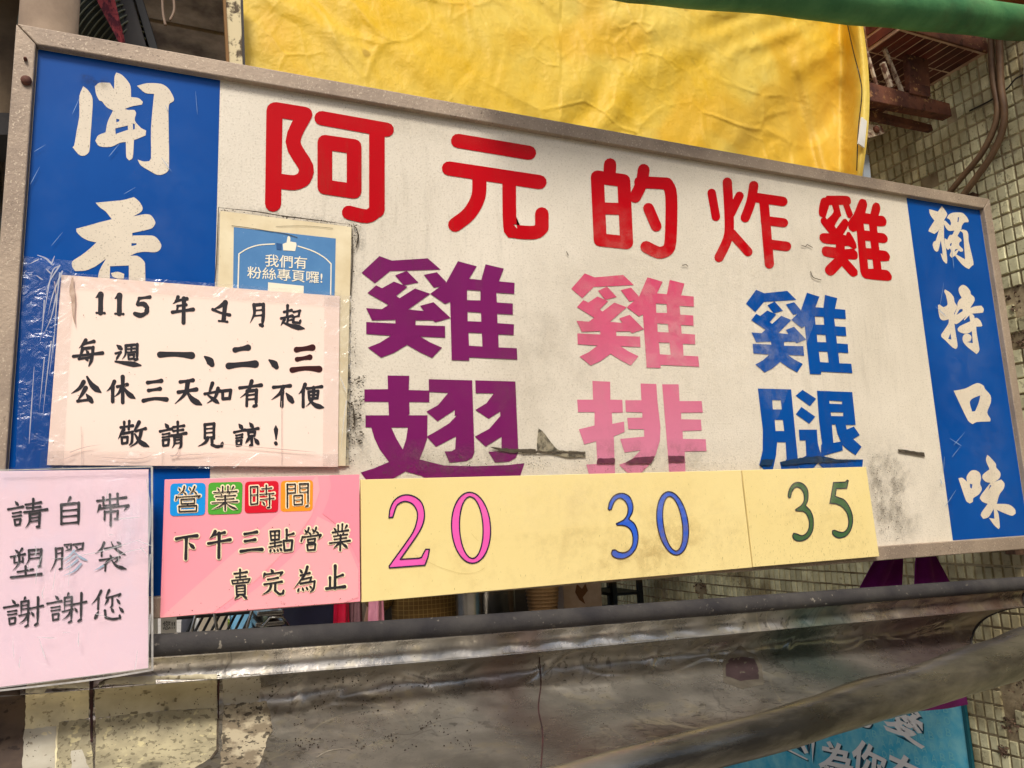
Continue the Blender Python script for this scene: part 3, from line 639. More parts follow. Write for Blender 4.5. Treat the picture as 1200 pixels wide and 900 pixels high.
# teal and plum reflections painted into the trough steel
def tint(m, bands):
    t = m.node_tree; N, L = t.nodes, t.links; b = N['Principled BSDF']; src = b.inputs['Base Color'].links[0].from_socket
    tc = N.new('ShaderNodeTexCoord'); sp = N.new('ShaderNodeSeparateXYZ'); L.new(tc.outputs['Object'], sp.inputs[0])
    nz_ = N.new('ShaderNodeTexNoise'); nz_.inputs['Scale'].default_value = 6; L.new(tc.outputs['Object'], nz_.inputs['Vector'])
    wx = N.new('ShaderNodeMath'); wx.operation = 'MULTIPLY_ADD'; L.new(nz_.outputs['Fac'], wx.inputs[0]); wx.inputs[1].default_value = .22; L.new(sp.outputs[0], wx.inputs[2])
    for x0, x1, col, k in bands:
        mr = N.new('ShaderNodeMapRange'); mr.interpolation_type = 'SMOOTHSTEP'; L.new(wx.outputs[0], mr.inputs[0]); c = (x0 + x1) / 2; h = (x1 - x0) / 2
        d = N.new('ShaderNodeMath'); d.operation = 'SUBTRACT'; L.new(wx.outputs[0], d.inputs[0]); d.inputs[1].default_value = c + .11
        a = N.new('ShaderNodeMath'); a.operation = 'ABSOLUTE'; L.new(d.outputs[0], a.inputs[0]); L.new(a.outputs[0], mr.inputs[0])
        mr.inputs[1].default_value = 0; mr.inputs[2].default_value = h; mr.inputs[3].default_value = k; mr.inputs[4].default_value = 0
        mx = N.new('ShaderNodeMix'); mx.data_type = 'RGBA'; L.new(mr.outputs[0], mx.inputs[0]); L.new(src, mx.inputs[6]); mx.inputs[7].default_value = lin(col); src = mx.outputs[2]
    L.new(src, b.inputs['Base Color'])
# ---------------------------------------------------------------- social page sticker
YS = -.0055
st = thing('page_sticker', at(330, 320, YS), 'small blue sticker with thumbs up and white words, half under the paper notice', 'sticker')
G().slab([at(258, 247, YS), at(412, 266, YS), at(405, 546, YS), at(250, 546, YS)], .0012).build('sticker_border', m_stk, st)
G().add([at(274, 266, YS - .0004), at(393.5, 279.5, YS - .0004), at(389, 500, YS - .0004), at(271, 500, YS - .0004)], [(0, 1, 2, 3)]).build('sticker_face', m_stkb, st)
SF = (240, 230, 6)
lettering('c9 232,690 240,405; c8 240,405 300,368 380,343 490,335; c8 655,350 760,385 840,430 888,475; c8 888,475 885,690', SF, YS - .0008, m_stkw, st, 'outline')
cut(['548,335 575,325 582,285 592,278 602,292 600,318 642,325 645,345 635,385 552,380'], SF, YS - .0009, m_stkw, st, 'thumb')
cut(['502,328 542,334 540,378 505,375'], SF, YS - .0009, M('cuff_blue', (40, 84, 132), rough=.5), st, 'cuff')
def qtext(s, fr, q, y, mat, parent, name='lettering', bold=.0):
    x0, y0, k = fr; P = [at(x0 + a / k, y0 + b / k, y) for a, b in q]
    v, f = font_text(s, lambda u, w_: bilin(P, u, w_), bold); return mesh(name, v, f, mat, parent)
qtext('我們有', SF, [(425, 405), (720, 425), (718, 513), (423, 493)], YS - .0010, m_stkw, st, bold=.006)
qtext('粉絲專頁囉!', SF, [(300, 490), (828, 530), (826, 615), (298, 575)], YS - .0010, m_stkw, st, bold=.006)
cut(['445,605 696,630 694,700 443,700'], SF, YS - .0010, m_stkw, st, 'blank_square')
g = G(); strokes_geo(g, [('c', 4, [(190, 207), (330, 225), (450, 245), (560, 262), (650, 290)]), ('c', 2.5, [(500, 212), (700, 208), (900, 225)])], SF, YS - .0014); g.build('tear', m_grime, st)

# ---------------------------------------------------------------- closing-days notice
YN = -.009
nq = [(72, 322), (398, 347), (396, 547), (55, 545)]
nt_ = thing('closing_notice', at(230, 545, YN), 'peach paper notice with four lines of black brush writing taped over the blue band', 'notice')
G().slab([at(a, b, YN) for a, b in nq], .0015).build('paper', m_peach, nt_)
TF = (80, 330, 4)
words('''v24 152,60 151,146; h9 132,146 170,147; d12 130,74 152,58; v24 240,65 239,150; h9 220,150 258,152; d12 219,79 241,63;
 h14 332,78 382,72; c10 332,80 322,106; e19 325,108 352,104 371,122 366,146 340,158 312,150;
 p14 514,72 508,90 490,104; h14 506,90 556,80; h12 512,114 552,108; v10 513,114 509,140; h15 488,143 585,130; v19 542,80 540,192;
 p15 732,100 708,118 678,130; h13 677,130 715,146 756,156; v21 736,98 728,180; h9 706,184 745,188;
 p13 870,108 872,150 852,194; k15 870,110 914,106 915,150 909,206 894,200; h8 876,135 908,132; h8 874,160 908,157;
 h12 1012,142 1046,134; v12 1028,112 1026,166; h12 998,172 1050,160; v10 1030,168 1026,196; h8 1030,182 1048,178; p11 1014,176 996,206; n17 1008,192 1050,208 1106,220; h10 1056,142 1086,136; k10 1084,138 1080,162; h9 1056,166 1080,160; k11 1056,168 1054,190 1084,193 1090,178''', TF, YN - .0006, m_ink, nt_, grow=1.8)
words('''p14 82,274 68,295 50,312; h14 70,292 120,280; p13 68,312 52,362; h12 50,362 110,354; k14 68,314 116,308 110,362 96,396; h14 24,350 160,334; d11 84,322 94,336; d11 80,354 90,368;
 d16 228,298 248,314; k10 222,336 246,330 232,352 224,366; n18 220,374 270,382 340,392; p11 270,300 268,340 252,364; k13 270,300 323,294 322,362 308,368; h8 280,316 312,313; v9 296,304 295,330; h8 278,332 312,329; c9 281,343 309,341 306,360 283,362 281,343;
 h28 430,342 500,340 578,346; d26 640,352 660,368 674,388; h25 782,320 842,309; h30 752,395 815,388 876,386; d24 942,368 962,382 976,400''', TF, YN - .0006, m_ink, nt_, grow=1.8)
words('h26 1070,319 1144,309; h22 1073,364 1132,354; h26 1050,414 1112,406 1176,410', TF, YN - .0006, m_ink2, nt_, grow=1.5, label='dark red numeral 三')
TG = (80, 435, 4)
words('''p17 72,50 52,80 14,104; n21 88,26 112,66 152,98; p17 82,78 64,108 42,140; h14 44,140 106,132; d19 85,108 110,142;
 p15 216,48 204,72 180,94; v17 208,74 208,142; h14 230,72 276,62; v17 255,26 255,146; p13 252,72 238,100 216,120; n18 258,74 282,106 312,126;
 h17 372,53 436,45; h16 376,90 430,82; h18 352,138 404,128 460,132; h16 525,50 584,42; h17 516,98 600,85; p18 560,48 548,104 500,152; n21 556,94 582,132 624,156;
 p14 676,56 656,112; n15 654,112 706,150; p14 702,80 688,122 650,150; h13 640,106 714,92; c13 723,92 762,88 756,127 724,129 723,92;
 h15 804,78 904,65; p15 860,46 842,94 806,124; v13 838,92 836,162; k15 838,94 882,88 880,160 864,166; h9 844,112 876,108; h9 843,132 876,129;
 h15 962,75 1040,68; p15 1008,72 992,104 952,134; v17 1003,95 1001,163; d21 1022,104 1050,142;
 p15 1110,62 1100,86 1080,107; v15 1101,90 1101,166; h13 1120,81 1188,72; c11 1126,96 1172,92 1168,126 1129,128 1126,96; h9 1130,112 1170,109; p13 1150,76 1146,130 1114,166; n17 1128,134 1160,160 1197,170''', TG, YN - .0006, m_ink, nt_, grow=1.8)
words('''h12 246,263 302,255; v11 262,238 262,276; v11 286,234 283,272; p12 258,274 234,318; k12 256,292 300,284 298,330 286,346; c10 250,310 278,307 276,335 252,339 250,310; p14 332,238 318,264 302,288; h12 316,280 362,268; p13 342,280 328,326 288,356; n17 312,294 338,332 377,352;
 d14 454,246 468,264; h12 430,282 484,270; h9 442,296 474,291; h9 442,310 474,305; c10 443,323 472,319 468,346 445,349 443,323; h11 492,262 542,255; h10 492,280 538,274; v11 513,238 513,298; h12 484,302 552,290; p11 498,310 497,340 486,360; k12 498,310 529,305 528,350 516,362; h8 501,323 526,320; h8 500,338 526,335;
 v12 640,250 640,314; c12 640,250 683,246; v13 683,246 682,314; h8 645,270 680,267; h8 645,289 680,286; h9 641,311 682,308; p13 654,312 642,334 608,352; k14 673,314 674,344 695,353 718,350 724,332;
 d15 800,248 814,266; h12 778,286 828,275; h9 787,301 816,296; h9 787,314 815,309; c10 788,327 812,323 809,345 790,348 788,327; d14 850,242 864,260; h12 832,276 890,268; c10 843,286 876,283 872,302 846,305 843,286; k13 860,306 860,344 848,352; p12 846,316 830,338; d15 872,314 890,338;
 n14 974,318 974,290 973,256; c15 972,336 974,340''', TG, YN - .0006, m_ink, nt_, grow=1.8)
# clear tape round its edges, with pucker highlights painted as pale strokes
G().add([at(60, 318, YN - .0025), at(400, 343, YN - .0025), at(399, 360, YN - .0025), at(62, 336, YN - .0025)], [(0, 1, 2, 3)]).build('clear_tape', m_tape, nt_)
G().add([at(28, 300, YN - .003), at(88, 306, YN - .003), at(74, 548, YN - .003), at(18, 548, YN - .003)], [(0, 1, 2, 3)]).build('clear_tape', m_tape, nt_)
G().add([at(380, 345, YN - .0028), at(412, 347, YN - .0028), at(410, 546, YN - .0028), at(378, 546, YN - .0028)], [(0, 1, 2, 3)]).build('clear_tape', m_tape, nt_)
G().add([at(48, 528, YN - .0032), at(396, 532, YN - .0032), at(396, 550, YN - .0032), at(46, 549, YN - .0032)], [(0, 1, 2, 3)]).build('clear_tape', m_tape, nt_)
lettering('''n1.8 44,299 54,303 62,311; p1.6 70,311 58,330 54,345; p1.8 73,318 62,345 56,370; p1.4 68,312 60,322 50,378; n1.4 64,300 60,310; p1.3 45,304 33,310; n1.3 54,315 60,321; n1.3 43,323 50,328; p1.6 66,345 60,372 51,392;
 p1.5 52,352 50,380 47,400; p1.3 60,400 54,450 50,490; p1.1 63,395 58,440; p1.2 52,420 46,480; n1.2 40,430 34,520; p1.4 70,320 66,360 62,420; p1.3 406,470 402,500 400,525; n1.2 398,440 406,460''', (0, 0, 1), YN - .0045, m_crease_glint, nt_, 'crease_glint', kind='stuff')
lettering('p1.0 82,530 100,524 118,521; n.9 110,535 160,538 178,533; p1.1 200,534 260,531; n.8 255,520 300,524 370,530; c.7 64,330 66,350 65,372; n1 210,520 208,531 200,536; p.8 86,534 66,541; c.5 95,500 96,545; c.5 190,526 190,546; c.5 330,470 330,545', (0, 0, 1), YN - .0045, M('fold_line', (196, 172, 160), rough=.6), nt_, 'fold', kind='stuff')
lettering('n5 85,326 84,338 86,352; p4 86,350 86,368 88,380', (0, 0, 1), YN - .0044, M('lifted_edge', (168, 140, 120), (206, 180, 160), scale=60, rough=.7), nt_, 'torn_edge')
g = G(); flakes(g, plane_pt(nq, YN - .0018), 260, .0004, .0012); tag(g.build('specks', M('speck_brown', (150, 120, 104), rough=.9), nt_), kind='stuff')

# ---------------------------------------------------------------- opening-hours board
YP = -.026
hb = thing('hours_board', at(305, 710, YP), 'pink opening hours board with four coloured squares above black writing', 'sign')
hq = [(193, 562), (421, 556), (422.3, 705), (187.5, 724)]
G().slab([at(a, b, YP) for a, b in hq], .006).build('board', m_pink, hb, bevel=.0008)
cut(['372,556 375,575 365,605 340,640 300,680 250,718 187.8,724 215,700 260,660 300,625 340,590 360,570'], (0, 0, 1), YP - .0004, m_pink2, hb, 'pale_swirl')
cut(['372,605 392,615 408,640 420,668 420,700 404,706 350,710 262,717 300,690 340,655 362,630'], (0, 0, 1), YP - .0006, m_pink2, hb, 'pale_swirl')
cut(['421,556 421,580 421,660 412,640 395,615 378,602 385,585 388,570 386,557'], (0, 0, 1), YP - .0008, m_pink3, hb, 'deep_swirl')
HF = (190, 555, 6)
def rr(q, r=.13):                       # rounded corners
    out = []; P = [Vector(p) for p in q]
    for i in range(4):
        a, b, c = P[i - 1], P[i], P[(i + 1) % 4]; s, e_ = b.lerp(a, r), b.lerp(c, r)
        for k in range(6): t = k / 5; out.append((s * (1 - t) ** 2 + b * 2 * t * (1 - t) + e_ * t * t)[:])
    return out
for nm, col, q in (('blue', (24, 146, 220), [(58, 70), (306, 64), (301, 292), (54, 299)]), ('green', (80, 164, 54), [(325, 64), (566, 57), (559, 281), (321, 289)]),
                   ('red', (212, 24, 44), [(583, 57), (819, 51), (815, 271), (580, 279)]), ('orange', (250, 150, 40), [(835, 51), (1061, 44), (1058, 261), (832, 269)])):
    cut([[rr(q)]], HF, YP - .0009, M('square_' + nm, col, rough=.4), hb, 'square', label=nm + ' square')
H1 = '''d10 115,98 126,116; p10 156,90 144,125 106,152; d9 148,128 168,145; d10 190,95 200,113; p10 229,90 214,122 186,147; d9 222,122 242,141; h9 100,166 265,155; v10 100,162 95,186; p10 265,155 248,178; c9 132,182 228,176 226,208 134,212 132,182; p9 182,212 172,228; c10 117,230 242,224 240,262 120,267 117,230;
 v11 425,92 425,132; v11 462,90 462,130; d10 387,100 401,119; p10 501,92 484,116; h8 362,133 526,124; d8 410,138 419,151; p8 476,132 466,149; h8 375,160 516,152; h8 385,183 505,175; h8 350,206 531,195; v13 443,155 443,256; p10 436,206 400,232 348,252; n11 450,206 480,230 528,250;
 c10 621,93 672,90 670,211 623,215 621,93; h8 622,151 670,148; h8 700,106 770,100; v11 732,82 732,146; h8 686,146 786,138; h8 690,182 786,172; k12 755,150 755,236 735,240; d12 704,195 719,216;
 v12 880,75 880,236; c9 880,76 936,73 936,134 882,137; h7 885,106 932,103; k12 966,73 1026,70 1025,225 1006,231; v9 968,73 968,131; h7 968,101 1020,98; h7 968,132 1020,128; c9 926,155 985,151 985,214 928,218 926,155; h7 929,186 984,183'''
words(H1, HF, YP - .0012, m_halo, hb, 'character_outline', grow=17)
words(H1, HF, YP - .0024, m_ink, hb)
H2 = '''h19 60,138 120,125 187,118; v20 122,130 118,260; d19 138,163 167,192; p18 298,92 284,116 262,136; h16 284,115 356,98; h18 256,166 390,142; v21 322,104 320,252;
 h18 478,108 552,95; h18 480,152 542,142; h20 455,214 520,204 584,202; c12 635,92 690,88 688,140 640,145 635,92; h9 640,118 688,113; v12 663,92 663,186; h11 635,166 702,155; h11 628,188 702,176; d12 640,197 634,216; d12 655,200 662,214; d12 675,198 683,212; d13 692,192 704,208; v15 735,82 735,150; h14 737,116 777,105; c14 716,150 770,146 764,204 722,209 716,150;
 d11 845,80 856,98; p11 870,70 862,95 840,116; d10 866,95 883,110; d11 892,75 900,92; p11 916,68 908,90 890,110; d10 912,90 930,104; v12 832,126 824,152; h12 832,128 944,113; p12 944,113 928,142; c11 863,142 910,136 905,158 866,160 863,142; p9 886,158 880,172; c12 860,174 911,169 907,204 864,207 860,174;
 v12 1050,55 1050,92; v12 1076,48 1073,92; d12 1023,70 1036,86; p12 1103,56 1090,79; h12 1015,99 1111,85; d10 1044,102 1051,114; d10 1086,98 1078,112; h10 1022,122 1106,110; h10 1026,141 1100,131; h12 998,164 1122,148; v14 1065,115 1062,206; p12 1054,166 1020,196; n15 1072,162 1107,192;
 h13 415,351 492,340; v13 450,326 450,374; h11 424,373 486,366; c10 400,393 510,381 500,402 405,412 400,393; v8 436,388 436,408; v8 468,385 468,404; c12 427,426 480,421 480,476 430,480 427,426; h8 431,443 478,439; h8 431,460 478,457; p13 440,484 414,507; n14 464,482 493,502;
 d16 638,323 652,344; p14 601,350 591,380; h13 600,356 708,342; p13 708,342 690,370; h13 620,386 682,375; h14 598,416 706,399; p15 640,416 628,452 583,480; k16 666,408 664,452 690,474 712,470 717,448;
 d14 814,323 829,343; p15 862,308 842,362 778,442; h13 820,361 876,346; k12 830,386 886,372 874,406; k14 820,411 906,396 900,440 878,464; d12 812,438 804,458; d12 830,434 837,452; d12 853,430 863,447; d11 874,424 886,437;
 v19 1032,303 1030,440; h16 1036,373 1078,358; v16 1000,374 1000,440; h19 978,442 1090,430'''
words(H2, (195, 605, 5.217), YP - .0012, m_halo, hb, 'character_outline', grow=15, rows=(275,), gap=3)
words(H2, (195, 605, 5.217), YP - .0022, m_ink, hb, rows=(275,))
g = G(); flakes(g, plane_pt(hq, YP - .0009), 60, .0005, .0012); flakes(g, plane_pt([(188, 716), (422, 698), (422.3, 705), (187.5, 723)], YP - .0009), 50, .0004, .0012); tag(g.build('specks', m_grime, hb), kind='stuff')

# ---------------------------------------------------------------- two yellow price boards
YY = -.024
def ell(cx, cy, top, bot, lft, rgt, n=44):
    out = []
    for i in range(n):
        a = 2 * math.pi * i / n; c, s = math.cos(a), math.sin(a)
        # slanted ellipse through the four extreme points
        hx = (rgt[0] - lft[0]) / 2; hy = (bot[1] - top[1]) / 2; sk = (bot[0] - top[0]) / 2; sk2 = (rgt[1] - lft[1]) / 2
        out.append((cx + hx * c * 1.0 + sk * s, cy + hy * s + sk2 * c * .3))
    return out
def outlined(polys, fr, y, mf, parent, wd, lab):
    g = G(); x0, y0, s = fr
    for k, p in enumerate(polys):
        ls = loops(p) if isinstance(p, str) else p
        g.poly([[at(x0 + a / s, y0 + b / s, y) for a, b in l] for l in ls])
    num = tag(g.build('numeral', mf, parent), label=lab)
    g = G(); i = 0
    for p in polys:
        for l in (loops(p) if isinstance(p, str) else p):
            n = len(l)
            for j in range(n):
                a, b = l[j], l[(j + 1) % n]; i += 1
                lp = stroke_loop([a, b], wd, 'c'); g.poly([[at(x0 + q.x / s, y0 + q.y / s, y - .0005 - (i % 8) * .00006) for q in lp]])
    g.build('outline', m_navy, num)
m_navy = M('navy_line', (34, 30, 60), rough=.4)
m_mag = M('magenta_ink', (232, 88, 170), (236, 96, 178), scale=9, rough=.4)
m_royal = M('royal_ink', (44, 92, 200), (50, 98, 206), scale=9, rough=.4)
m_forest = M('forest_ink', (62, 96, 60), (66, 102, 64), scale=9, rough=.4)
def smooth_loop(t, n=3):
    P = [Vector(p) for p in loops(t)[0]]; N_ = len(P); out = []
    for i in range(N_):
        a, b, c, d = P[i - 1], P[i], P[(i + 1) % N_], P[(i + 2) % N_]
        sharp = lambda x, y_, z: (y_ - x).angle(z - y_, 0) > .9
        if sharp(a, b, c) or sharp(b, c, d) or (c - b).length > 260:
            out.append(b[:]); continue
        for j in range(n):
            s = j / n; out.append((.5 * ((2 * b) + (c - a) * s + (2 * a - 5 * b + 4 * c - d) * s * s + (3 * b - 3 * c + d - a) * s ** 3))[:])
    return [out]
b1 = thing('price_board', at(650, 680, YY), 'long yellow price board reading a pink 20 and a blue 30', 'sign', 'yellow price boards under the menu')
q1 = [(422.6, 562), (868, 551), (881.5, 665), (424, 706)]
G().slab([at(a, b, YY) for a, b in q1], .006).build('board', m_yellow, b1, bevel=.0008)
D1 = (440, 570, 7.5)
outlined([smooth_loop('118,275 125,210 160,130 220,84 290,74 360,98 410,150 430,230 425,300 400,370 345,460 218,640 385,630 415,600 442,552 474,552 462,620 435,692 122,716 120,700 250,520 330,400 362,310 368,230 340,170 300,140 250,132 200,155 175,195 152,270')], D1, YY - .0005, m_mag, b1, 11, 'magenta numeral 2')
outlined([[ell(840, 363, (830, 52), (850, 676), (668, 350), (1012, 380)), ell(842, 361, (836, 90), (850, 632), (738, 330), (945, 390))]], D1, YY - .0005, m_mag, b1, 11, 'magenta numeral 0')
D2 = (700, 560, 8.571)
three = '108,310 120,250 165,182 230,155 290,165 335,205 358,280 350,350 315,412 365,450 400,520 410,610 390,700 340,770 270,808 200,808 155,785 142,750 152,725 180,722 215,745 270,750 320,725 352,670 358,600 340,530 300,490 250,475 200,475 190,460 260,425 300,370 308,300 285,240 240,205 200,212 165,250 140,315 125,325'
outlined([smooth_loop(three)], D2, YY - .0005, m_royal, b1, 11, 'blue numeral 3')
outlined([[ell(757, 456, (730, 140), (785, 775), (598, 380), (915, 530)), ell(758, 459, (730, 185), (782, 732), (660, 400), (856, 520))]], D2, YY - .0005, m_royal, b1, 11, 'blue numeral 0')
b2 = thing('price_board', at(955, 655, YY), 'short yellow price board reading a dark green 35', 'sign', 'yellow price boards under the menu')
q2 = [(870, 551), (1015, 547), (1030.5, 652), (883, 664.6)]
G().slab([at(a, b, YY - .002) for a, b in q2], .006).build('board', m_yellow, b2, bevel=.0008)
D3 = (910, 550, 9.474)
outlined([smooth_loop('128,300 140,230 180,165 240,143 300,165 340,215 352,280 345,350 322,402 370,450 402,520 410,600 400,680 360,750 300,788 240,796 195,775 178,735 190,708 225,715 280,735 330,710 360,650 362,570 335,500 290,465 215,460 212,445 270,405 305,350 305,280 280,225 235,197 200,208 170,250 155,312 140,318')], D3, YY - .0025, m_forest, b2, 10, 'green numeral 3')
outlined([smooth_loop('632,145 765,140 785,118 798,125 780,210 665,215 652,298 740,330 800,400 840,500 845,590 820,680 770,740 700,762 650,745 620,705 622,680 645,675 700,695 750,695 790,650 802,570 780,480 720,410 650,380 592,378')], D3, YY - .0025, m_forest, b2, 10, 'green numeral 5')
m_sp = M('olive_speck', (150, 132, 76), (120, 104, 60), scale=50, rough=.9)
def streaks(q, y, n, parent, dens):
    g = G(); P = [at(a, b, y) for a, b in q]
    for _ in range(n):
        u, v = random.random(), random.random()
        if random.random() > dens(u, v): continue
        p = bilin(P, u, v); h = random.uniform(.001, .007) * random.random(); w_ = random.uniform(.0003, .0008); p.y = y - random.random() * .0001
        g.add([p, p + Vector((w_, 0, 0)), p + Vector((w_ * .6, 0, -h)), p + Vector((0, 0, -h))], [(0, 1, 2, 3)])
    tag(g.build('dirt_streaks', m_sp, parent), kind='stuff')
streaks(q1, YY - .0002, 2600, b1, lambda u, v: .03 + .9 * max(0, u - .45) * v ** 2 + .12 * v ** 8)
f_grease = Mfilm('grease_film', (170, 140, 76), 7, .44, .70, .18, edge=.22)
f_faded = Mfilm('faded_film', (252, 240, 200), 3, .42, .7, .25, edge=.3)
for q, m, pr, yy in (([(422, 640), (884, 600), (886, 672), (420, 712)], f_grease, b1, YY), ([(600, 556), (870, 550), (884, 668), (620, 690)], f_grease, b1, YY), ([(424, 562), (868, 552), (868, 600), (424, 640)], f_faded, b1, YY),
                     ([(868, 590), (1020, 580), (1032, 654), (880, 668)], f_grease, b2, YY - .002), ([(870, 549), (1020, 546), (1024, 600), (870, 610)], f_faded, b2, YY - .002)):
    film(q, yy - .0016, m, pr)
streaks(q2, YY - .0022, 1700, b2, lambda u, v: .06 + .7 * v ** 2)
lettering('c1.6 345,600 420,640 520,690 640,735 740,762 820,765 900,750 960,715; c1.5 845,415 880,455 905,480', D1, YY - .0012, M('scratch_brown', (186, 160, 96), rough=.7), b1, 'scratch_or_glint')

# ---------------------------------------------------------------- plastic-sleeved notice, lower left
YQ = -.045
pn = thing('bag_notice', at(90, 800, YQ), 'pale pink notice in a crinkled clear sleeve hanging lowest at the left', 'notice')
def wav(q, y, amp, nu=40, nv=40, seed=0):
    P = [at(a, b, y) for a, b in q]
    def f(u, v):
        p = bilin(P, u, v); k = Vector((p.x * 7 + seed, 0, p.z * 3)); p.y = y + amp * noise.noise(k) ; return p
    g = G(); g.grid(f, nu, nv); return g
wav([(-70, 553), (174, 550), (173.5, 783), (-70, 814)], YQ, .0005).build('paper', m_lilac, pn, smooth=True)
sl = wav([(-74, 549), (180, 546), (179.5, 786), (-74, 819)], YQ - .0055, .0022, seed=4); sl.build('plastic_sleeve', m_sleeve, pn, smooth=True)
m_rim = M('sleeve_rim', (150, 146, 140), (186, 182, 176), scale=50, rough=.3)
lettering('c2.2 -74,817 90,799 179,785; c2.4 178,548 178.6,785; c1.4 0,551 178,547; c.8 174,560 174,782; c.8 0,806 174,783', (0, 0, 1), YQ - .0095, m_rim, pn, 'sleeve_edge')
S = (0, 570, 5.294)
XIE = parse('''d13 74,704 92,724; h12 24,752 112,736; h9 48,777 102,769; h9 49,797 102,789; c10 56,819 95,813 92,848 60,855 56,819; p10 156,688 146,708; p10 132,716 130,800; k12 132,716 176,709 172,860 152,872; h8 135,739 172,734; h8 135,762 172,757; h9 118,802 182,786; p10 172,796 150,828 116,854; h11 184,757 266,740; k14 236,688 232,850 212,864; d12 194,778 207,800''')
words(parse('''d14 94,93 110,114; h13 50,142 142,125; h10 78,166 130,158; h10 78,187 130,179; c11 89,206 128,201 122,234 94,239 89,206; h12 158,113 254,98; h11 165,133 250,125; v13 206,78 204,152; h13 150,160 292,142; p13 184,170 182,220 156,260; k15 184,173 246,165 242,248 222,252; h9 190,196 238,190; h9 190,217 238,211;
 p13 436,68 418,100; v14 380,116 380,234; k16 380,114 488,102 486,236; h10 390,151 480,143; h10 390,187 480,180; h12 386,230 484,222;
 h13 603,90 782,68; v13 640,68 642,118; v13 682,50 682,114; v13 729,46 729,108; h10 642,119 732,111; p14 620,118 612,142 602,164; h12 620,137 796,118; p13 796,118 768,152; v12 650,156 648,206; k13 650,159 730,152 727,200 706,202; v14 688,120 686,242''')
 + parse('''d12 94,394 112,410; p12 137,386 120,410; h11 66,437 154,419; v10 88,440 88,472; h9 88,474 142,464; v10 141,442 141,470; p12 118,412 116,475 78,524; p11 179,396 178,455 157,492; k14 179,397 256,390 249,494 232,496; h9 184,421 247,415; h9 184,447 247,441; h11 108,530 204,514; v12 158,496 158,552; h14 68,564 256,543;
 p12 346,385 345,460 312,528; k12 346,387 387,382 382,508 364,516; h8 350,416 382,412; h8 350,451 382,446; k10 400,363 441,358 438,396; d8 408,372 420,382; p8 440,388 400,402; k11 455,361 516,352 509,396; d8 466,372 480,382; p8 506,385 460,402;
 p12 646,348 628,386 588,420; v11 630,392 630,432; h11 650,386 746,368; n12 690,344 706,376 742,406 778,424; d12 724,344 747,356; d11 682,424 691,442; h11 618,457 742,438; p11 680,452 640,492 612,508; v10 655,482 652,524; p10 732,454 703,477; n14 690,452 722,492 784,512''')
 + XIE + shift(XIE, 269, -25) + parse('''p13 627,648 604,692 567,732; v12 611,690 608,762; p12 677,643 654,692; h11 660,692 746,668; p10 746,668 733,688; k11 696,690 695,738 682,750; p11 669,703 648,738; d12 724,698 741,724; d15 611,774 590,818; k14 651,770 655,812 700,823 744,815 742,795; d13 689,753 702,777; d14 739,748 762,777'''), S, YQ - .0010, m_ink3, pn, grow=2.6, rows=(300, 600))
m_pale = M('glare_pale_ink', (150, 176, 196), (176, 196, 210), scale=40, rough=.4)  # bluish glare of the sleeve painted into the ink colour
lettering('p11 460,396 430,430 386,458; n12 460,406 500,440 542,460; p10 467,430 435,455 398,482; p11 482,455 440,490 398,512; p12 502,480 460,525 393,554; p10 640,492 612,508 583,522', S, YQ - .0019, m_pale, pn, label='lower strokes of 膠 washed pale')  # pale strokes are sleeve glare painted into the ink, not washed ink
rs = random.Random(5); fs = []
for _ in range(16):
    x, y = rs.uniform(15, 172), rs.uniform(560, 775); a = rs.choice([1.5, 1.4, 1.7, .2, .5]) + rs.uniform(-.2, .2); l = rs.uniform(6, 26)
    fs.append(('n' if rs.random() < .5 else 'p', rs.uniform(.6, 1.5), [(x, y), (x + math.cos(a) * l * .5 + rs.uniform(-2, 2), y + math.sin(a) * l * .5), (x + math.cos(a) * l, y + math.sin(a) * l)]))
g = G(); strokes_geo(g, fs, (0, 0, 1), YQ - .0105, step=.00002); tag(g.build('sleeve_crease_glint', m_crease_glint, pn), kind='stuff')  # white glints of the crinkled sleeve painted as strokes
f_sheen = Mfilm('painted_sheen', (252, 248, 252), 6, .44, .70, .32, edge=.3, stretch=(1.6, 1, .45), rough=.4)  # white glare of the plastic painted as a patchy film
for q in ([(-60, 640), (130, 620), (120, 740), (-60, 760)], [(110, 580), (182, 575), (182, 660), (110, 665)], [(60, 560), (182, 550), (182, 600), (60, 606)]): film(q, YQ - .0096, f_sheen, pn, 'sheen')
lettering('n2.0 172,562 176,600 174,640; p1.6 176,650 173,700; n1.2 42,684 44,664 50,650; p1.0 62,690 66,662 70,648; n1.0 80,686 83,658; n1.1 60,655 110,648 165,632; n1.0 120,662 145,648 172,642; p1.2 165,642 174,652; p2.2 140,608 165,606; p1.2 176,720 174,760', (0, 0, 1), YQ - .0125, m_crease_glint, pn, 'sleeve_crease_glint', kind='stuff')
# ---------------------------------------------------------------- steel awning gutter under the sign
hd = thing('steel_trough', (1.0, -.1, 1.2), 'long dented steel trough with dark top rail and rolled lip below the sign', 'trough')
RP = [at(-420, 795, -.02), at(180, 757, -.02), at(550, 733, -.02), at(1200, 684, -.02)]
LPX = [(1200, 765, .052), (1073, 806, .040), (947, 844, .034), (883, 865, .031), (677, 919, .030), (480, 968, .033), (200, 1030, .033)]
LP = [(atz(a, b, 1.25), r) for a, b, r in LPX][::-1]
LP = [(Vector((-.55, LP[0][0].y - .07, 1.25)), .033)] + LP
dl = (LP[-1][0] - LP[-2][0]).normalized(); LP.append((LP[-1][0] + dl * .36, .054))
def on_path(P, x):
    for i in range(len(P) - 1):
        if x <= P[i + 1].x or i == len(P) - 2:
            t = (x - P[i].x) / (P[i + 1].x - P[i].x); return P[i].lerp(P[i + 1], t)
LPP = [p for p, r in LP]
